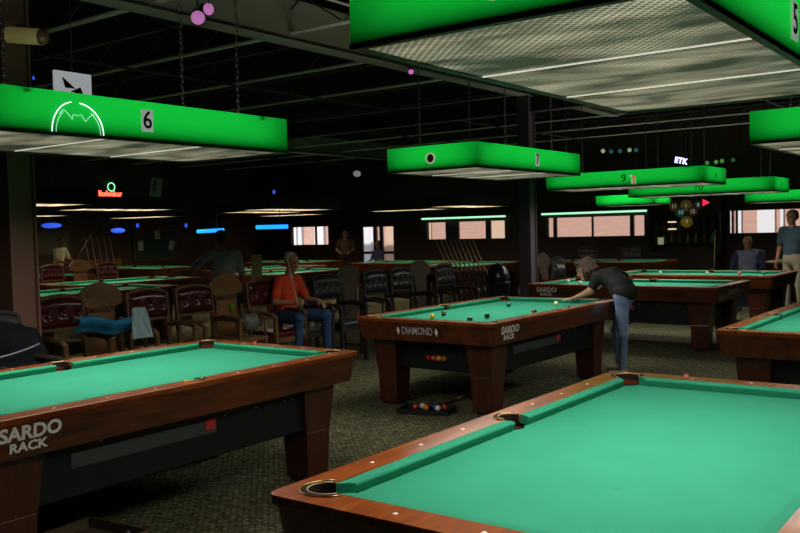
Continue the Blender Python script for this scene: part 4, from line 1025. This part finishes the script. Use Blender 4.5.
# chalkboard
cb = thing('chalkboard', 'green chalkboard with pinned papers on the far left wall', 'board', (-23.95, 18.72, 1.38))
MB().box((0, 0, 0), (.04, 1.70, .92), mat('board_green', (.012, .06, .045), .6)).build('panel', cb)
e = MB()
for s in (1, -1): e.box((.01, s*.87, 0), (.05, .05, .99), chairw); e.box((.01, 0, s*.48), (.05, 1.8, .05), chairw)
e.build('frame', cb)
for (y, z, rz, lb) in ((-.62, .0, .0, 'white paper at the left of the chalkboard'), (.05, .36, .05, 'white paper at the top of the chalkboard'), (.62, -.02, -.4, 'tilted white paper at the right of the chalkboard')):
    p = MB().box((0, 0, 0), (.004, .20, .32), paper).build('paper_sheet', loc=(-23.92, 18.72+y, 1.38+z), rot=(rz, 0, 0)); tag(p, lb, 'paper', 'papers pinned on the chalkboard')
# painting
pt = thing('framed_painting', 'framed dim landscape painting left of the man in cream', 'painting', (-23.96, 14.9, 1.57))
MB().box((0, 0, 0), (.03, 1.2, .62), mat('painting', (.10, .16, .12), .5, noise=((4, 3, 6), (.16, .10, .03)))).build('canvas', pt)
e = MB()
for s in (1, -1): e.box((.01, s*.62, 0), (.04, .05, .70), chairw); e.box((.01, 0, s*.33), (.04, 1.26, .05), chairw)
e.build('frame', pt)
# wall panels (light boards leaning) behind the cues
for i, (y, w_) in enumerate(((16.35, .34), (16.75, .3), (17.15, .34))):
    b = MB().box((0, 0, .55), (.03, w_, 1.1), chairw2).build('wood_board', loc=(-23.93, y, ZF), rot=(0, .02, 0)); tag(b, ['pale wood board left of three on the far left wall', 'middle of three wood boards on the far left wall', 'right of three wood boards on the far left wall'][i], 'board', 'boards leaning on the left wall')
# paper card hanging, picture board over lamp 6
cdp = MB().box((0, 0, 0), (.22, .008, .36), mat('card_white', (.5, .52, .55), .6)).box((-.03, -.006, .03), (.04, .004, .2), black).build('hanging_card', loc=tuple(at(156, 187.5, 17)), rot=(0, .15, yaw)); tag(cdp, 'white card with dark marks hanging right of the red neon', 'card')
MB().tube([(0, 0, .18), (0, 0, 4.0-cdp.location.z)], .003, steeld, 4).build('wire', cdp)
sp = thing('picture_board', 'tilted white picture board rising above the left green lamp', 'board', (-7.3, 4.83, 3.02), 0)
MB().box((0, 0, .02), (.03, .38, .32), mat('board_white', (.75, .75, .80), .6, emis=(.5, .5, .55), es=.5)).build('panel', sp, rot=(-.0, 0, 0))  # panel is no lamp, glow added to lighten it
MB().add([(.018, -.12, .13), (.018, .02, .03), (.018, -.09, .03)], [(0, 1, 2), (2, 1, 0)], mat('picture_ink', (.12, .12, .22), .6)).add([(.018, -.04, .0), (.018, .07, .05), (.018, .10, -.02)], [(0, 1, 2), (2, 1, 0)], mat('picture_red', (.3, .08, .1), .6)).build('print', sp)
MB().tube([(0, 0, .2), (0, 0, .96)], .006, steeld, 6).build('hanger', sp)
# stage spots
def spot(loc, label, d, col, es, r=.07):
    t = thing('spotlight', label, 'spotlight', loc)
    q = Vector(d).to_track_quat('Z', 'Y').to_matrix().to_4x4()
    MB().lathe([(.03, -.16), (r*.8, -.14), (r, 0), (r*.95, .0), (r*.7, -.03)], black, 16, X=q).build('can', t)
    MB().lathe([(r*.93, -.008), (.0, .005)], mat('lens_'+label[:10], col, .3, emis=col, es=es), 16, X=q).build('lens', t)
    MB().tube([(0, 0, .05), (0, 0, .30)], .01, black, 6).build('bracket', t)
    return t
spot(tuple(at(198, 18, 8.3)), 'pink stage spotlight on the girder, lower left one of the pair', (.65, -.55, -.45), (.62, .22, .55), .6, .075)
spot(tuple(at(209, 9, 8.35)), 'pink stage spotlight on the girder, upper right one of the pair', (.9, -.2, -.15), (.55, .12, .42), .6, .065)
spot(tuple(at(411, 72, 12)), 'small pink spotlight under the girder left of the big lamp', (.5, -.7, -.4), (.75, .15, .6), .8, .04)
cyl = thing('cylinder_lamp', 'cream cylindrical fixture mounted on the brown column', 'light fixture', tuple(at(26, 36, 7.1)), 0)
X = Matrix.Rotation(.5, 4, 'Z') @ Matrix.Rotation(PI/2+.12, 4, 'Y')
MB().lathe([(.06, -.16), (.065, -.15), (.065, .12), (.06, .13)], mat('cream_plastic', (.42, .36, .14), .5, emis=(.5, .4, .15), es=.10), 20, X=X).build('housing', cyl)
MB().lathe([(.062, .12), (.064, .14), (.05, .175), (0, .19)], mat('dark_dome', (.12, .07, .03), .3), 20, X=X).build('lens', cyl)
MB().box((-.08, 0, .06), (.05, .05, .10), steeld).build('bracket', cyl)
spot(tuple(at(357, 174, 16)), 'small white ceiling spotlight right of centre left', (.4, -.6, -.6), (.4, .4, .35), .4, .08)
# blue hanging lights
bneon = mat('blue_glow', (.05, .15, 1), .4, emis=(.03, .09, .75), es=1.); bneon2 = mat('cyan_blue_glow', (.05, .3, 1), .4, emis=(.01, .32, 1), es=1.6)
for (px, py, d, r, lb) in ((51.5, 225.5, 18, .20, 'blue glowing disc lamp right of the brown column'), (118, 230.5, 19, .155, 'blue glowing disc lamp left of the chalkboard')):
    p = at(px, py, d); t = thing('disc_lamp', lb, 'hanging lamp', tuple(p), 0, 'blue hanging lights')
    MB().lathe([(0, -.055), (r*.5, -.05), (r*.85, -.03), (r, 0), (r*.85, .03), (r*.5, .05), (0, .055)], bneon, 24).build('shade', t); MB().tube([(0, 0, .06), (0, 0, 4.0-p.z)], .006, steeld, 5).build('cord', t)
for (xa, xb, ya, yb, d, lb) in ((197, 224, 231.5, 230, 19, 'blue tube light left of the blurred man'), (256, 288, 227.3, 226.5, 17.5, 'bright blue tube light left of the bright window')):
    a, b = at(xa, ya, d), at(xb, yb, d); t = thing('blue_tube_light', lb, 'hanging lamp', tuple(a), 0, 'blue hanging lights')
    MB().tube([(0, 0, 0), b-a], .042, bneon2, 10).build('tube', t); MB().tube([(b-a)*.75+Vector((0, 0, .04)), (b-a)*.75+Vector((0, 0, 4.0-a.z))], .006, steeld, 5).build('cord', t)
for (px, py, d, lb) in ((186, 225.5, 20, 'small blue dot light left of the blue tube'), (137.5, 225.5, 20, 'tiny blue dot light above the chalkboard'), (33.5, 78, 9, 'small blue indicator light above the left green lamp'), (274, 192, 20, 'tiny white-blue sign light above the far dark lamps')):
    p = at(px, py, d); t = MB().ball((0, 0, 0), (.035, .035, .05) if d > 10 else (.012, .012, .022), bneon, 10).build('indicator_light', loc=tuple(p)); tag(t, lb, 'light', 'small blue lights')
    MB().tube([(0, 0, .03), (0, 0, 4.0-p.z)], .004, steeld, 4).build('cord', t)

# right: back bar with bottles, ball sign
bb = thing('back_bar', 'dark back bar shelving between the two right windows', 'shelving', (-8.0, 23.55, ZF))
bb.scale = (1, 1, 1)
bw = mat('bar_wood', (.02, .012, .009), .4)
MB().box((0, 0, .5), (1.9, .6, 1.0), bw).build('counter', bb)
for i, z in enumerate((1.25, 1.55, 1.85)): MB().box((0, .2, z), (1.9, .25, .03), bw).build('shelf', bb)
for s in (1, -1): MB().box((s*.95, .2, 1.3), (.04, .28, 1.6), bw).build('side_panel', bb)
cols = [(.35, .16, .03), (.03, .15, .06), (.4, .4, .38), (.25, .05, .02), (.5, .35, .08), (.06, .08, .16)]
for i in range(16):
    z = (1.265+ZF, 1.565+ZF)[i % 2]; x = -8.8+(i//2)*.22
    m_ = mat('bottle_%d' % (i % 6), cols[i % 6], .15)
    b = MB().lathe([(.0, 0), (.035, 0), (.036, .15), (.014, .20), (.013, .26), (0, .262)], m_, 10).build('bottle', loc=(x, 23.74, z+.001)); tag(b, ['amber', 'green', 'clear', 'red-brown', 'golden', 'blue-grey'][i % 6]+' bottle, number '+str(i//2+1)+' from the left on the '+('lower' if i % 2 == 0 else 'upper')+' back bar shelf', 'bottle', 'bottles on the back bar')
for i, (px, py) in enumerate(((674, 222), (674, 229))):
    p = at(px, py, 24); o = MB().box((0, 0, 0), (.22, .03, .035), mat('bar_glow', (1, .8, .6), .4, emis=(1, .75, .55), es=1.0)).build('shelf_light', loc=(p.x, 23.6, p.z)); tag(o, ['small warm bar light, upper one left of the numbered balls', 'small warm bar light, lower one left of the numbered balls'][i], 'light')
p = at(661, 241, 24); o = MB().box((0, 0, 0), (.15, .03, .19), mat('menu_glow', (.5, .6, .4), .4, emis=(.45, .5, .32), es=.4)).build('lit_menu', loc=(p.x, 23.5, p.z)); tag(o, 'small pale green lit panel on the bar', 'panel')
discs = [(674, 206.5, (.16, .05, .015), '11'), (686, 205.5, (.30, .20, .04), '1'), (698, 205, (.05, .05, .06), '8'), (680.5, 212.5, (.02, .12, .14), '10'), (692.5, 211.5, (.12, .04, .02), '15'), (686.7, 221.8, (.38, .24, .03), '9')]
for i, (px, py, c_, nn) in enumerate(discs):
    p = at(px, py, 21.5+(.16 if i in (1, 5) else 0)); r = .145 if i in (1, 5) else .12
    t = thing('ball_sign', ['brown ball sign, upper left of the cluster', 'golden ball sign, top middle of the cluster', 'black ball sign, upper right of the cluster', 'teal ball sign, middle left of the cluster', 'rust ball sign, middle right of the cluster', 'large golden ball sign at the bottom of the cluster'][i], 'ball sign', tuple(p), yaw*.6, 'numbered ball signs')
    X = Matrix.Rotation(PI/2, 4, 'X')
    MB().lathe([(0, -.03), (r*.8, -.02), (r, 0), (r*.8, .02), (r*.5, .032), (0, .036)], mat('sign_%d' % i, c_, .4, emis=c_, es=.10), 20, X=X).build('disc', t)
    text(nn, .14, mat('sign_numeral', (.6, .6, .5), .5, emis=(.5, .55, .45), es=.35), 'numeral', t, (0, -.045, 0), (PI/2, 0, 0), .001, .01, .9)
    MB().tube([(0, 0, r), (0, 0, 4.0-p.z)], .004, steeld, 4).build('wire', t)
p = at(706, 202.5, 21); t = MB().add([(-.07, 0, .08), (-.07, 0, -.08), (.09, 0, 0), (-.07, .03, .08), (-.07, .03, -.08), (.09, .03, 0)], [(0, 1, 2), (5, 4, 3), (0, 3, 4, 1), (1, 4, 5, 2), (2, 5, 3, 0)], mat('red_glow', (1, .05, .1), .4, emis=(1, .02, .08), es=1.3)).build('red_arrow_light', loc=tuple(p), rz=yaw); tag(t, 'red glowing triangular light right of the ball signs', 'light')
MB().tube([(0, 0, .05), (0, 0, 4.0-p.z)], .004, steeld, 4).build('wire', t)
for i, (px, py, c_) in enumerate(((603, 151, (.45, .6, .25)), (611, 151.5, (.02, .12, .12)), (620, 151, (.02, .12, .12)), (629.5, 150, (.4, .55, .3)), (636, 150, (.02, .15, .15)), (707, 163, (.1, .4, .08)), (716, 162, (.12, .45, .08)), (722, 161, (.1, .4, .08)), (733, 160, (.03, .15, .03)))):
    p = at(px, py, 22.5); t = MB().ball((0, 0, 0), .055, mat('bulb_%d' % i, c_, .4, emis=c_, es=.45), 10).build('hanging_bulb', loc=tuple(p))
    tag(t, ['pale yellow globe light leftmost in the upper row of coloured globes', 'dim teal globe second in the row of coloured globes', 'dim teal globe third in the row of coloured globes', 'pale yellow globe fourth in the row of coloured globes', 'dim teal globe at the right end of the left row', 'green globe first in the row right of the violet sign', 'green globe second in the row right of the violet sign', 'green globe third in the row right of the violet sign', 'dark green globe last in the row right of the violet sign'][i], 'globe light', 'coloured globe lights')
    MB().tube([(0, 0, .05), (0, 0, 4.0-p.z)], .003, steeld, 4).build('cord', t)
# slim posts / boards around windows at right
for (px, w_, lb) in ((-7.14, .22, 'dark post left of the right window'), (-8.95, .2, 'dark post right of the blinds window')):
    struct('trim_1', MB().box((px, 23.9, 1.6), (w_, .12, 3.2), frame_m))
# cabinet with frame & pale cardboard in the centre-left (vending/ poster)
pb_ = MB().box((0, 0, 0), (.42, .02, .62), mat('poster_dim', (.10, .09, .06), .6)).build('framed_poster', loc=(-24+.6+.1, 23.97, 1.5)); tag(pb_, 'dim framed poster between the blue tube and the bright window', 'poster')
cbx = MB().box((0, 0, .55), (.16, .03, 1.1), mat('tan_board', (.85, .60, .38), .6)).build('tan_board', loc=(at(255, 256, 13.6).x, at(255, 256, 13.6).y, .25), rot=(.05, .03, yaw)); tag(cbx, 'tan board standing behind the man in orange', 'board')
# dark tray on carpet beneath left table
tr = thing('floor_tray', 'flat brown cardboard box on the carpet under the left table', 'box', (-4.35, 2.55, ZF), .1)
MB().box((0, 0, .02), (.5, 1.1, .03), mat('cardboard', (.10, .07, .035), .8)).build('base', tr)
e = MB(); cbm = mat('cardboard', (0, 0, 0))
for s in (1, -1): e.box((s*.25, 0, .06), (.012, 1.1, .07), cbm); e.box((0, s*.55, .06), (.5, .012, .07), cbm)
e.build('rim', tr)
for i, (x, y) in enumerate(((-4.28, 2.75), (-4.2, 3.02))):
    t = MB().add([(-.05, -.03, 0), (.05, -.03, 0), (0, .05, 0), (0, 0, .08)], [(0, 2, 1), (0, 1, 3), (1, 2, 3), (2, 0, 3)], mat('foil', (.2, .22, .23), .35)).build('crumpled_paper', loc=(x, y, ZF+.036)); tag(t, ['crumpled pale paper in the cardboard box, left one', 'crumpled pale paper in the cardboard box, right one'][i], 'paper')

# ------------------------------------------------------------------ daylight outside
wd = bpy.data.worlds.new('world'); sc.world = wd; wd.use_nodes = True
wd.node_tree.nodes['Background'].inputs[0].default_value = (.8, .87, 1, 1); wd.node_tree.nodes['Background'].inputs[1].default_value = .8
sun = bpy.data.lights.new('sun', 'SUN'); sun.energy = 3.9; sun.angle = .02; sun.color = (1, .95, .9)
so = bpy.data.objects.new('sun', sun); C.objects.link(so); so.rotation_euler = Vector((.25, 1, -1.0)).to_track_quat('-Z', 'Y').to_euler()

sc.view_settings.view_transform = 'Standard'; sc.view_settings.look = 'None'; sc.view_settings.gamma = 1; sc.view_settings.exposure = 0
sc.cycles.use_denoising = True
sc.cycles.max_bounces = 6; sc.cycles.diffuse_bounces = 3; sc.cycles.glossy_bounces = 3; sc.cycles.transmission_bounces = 6
sc.cycles.sample_clamp_indirect = 3
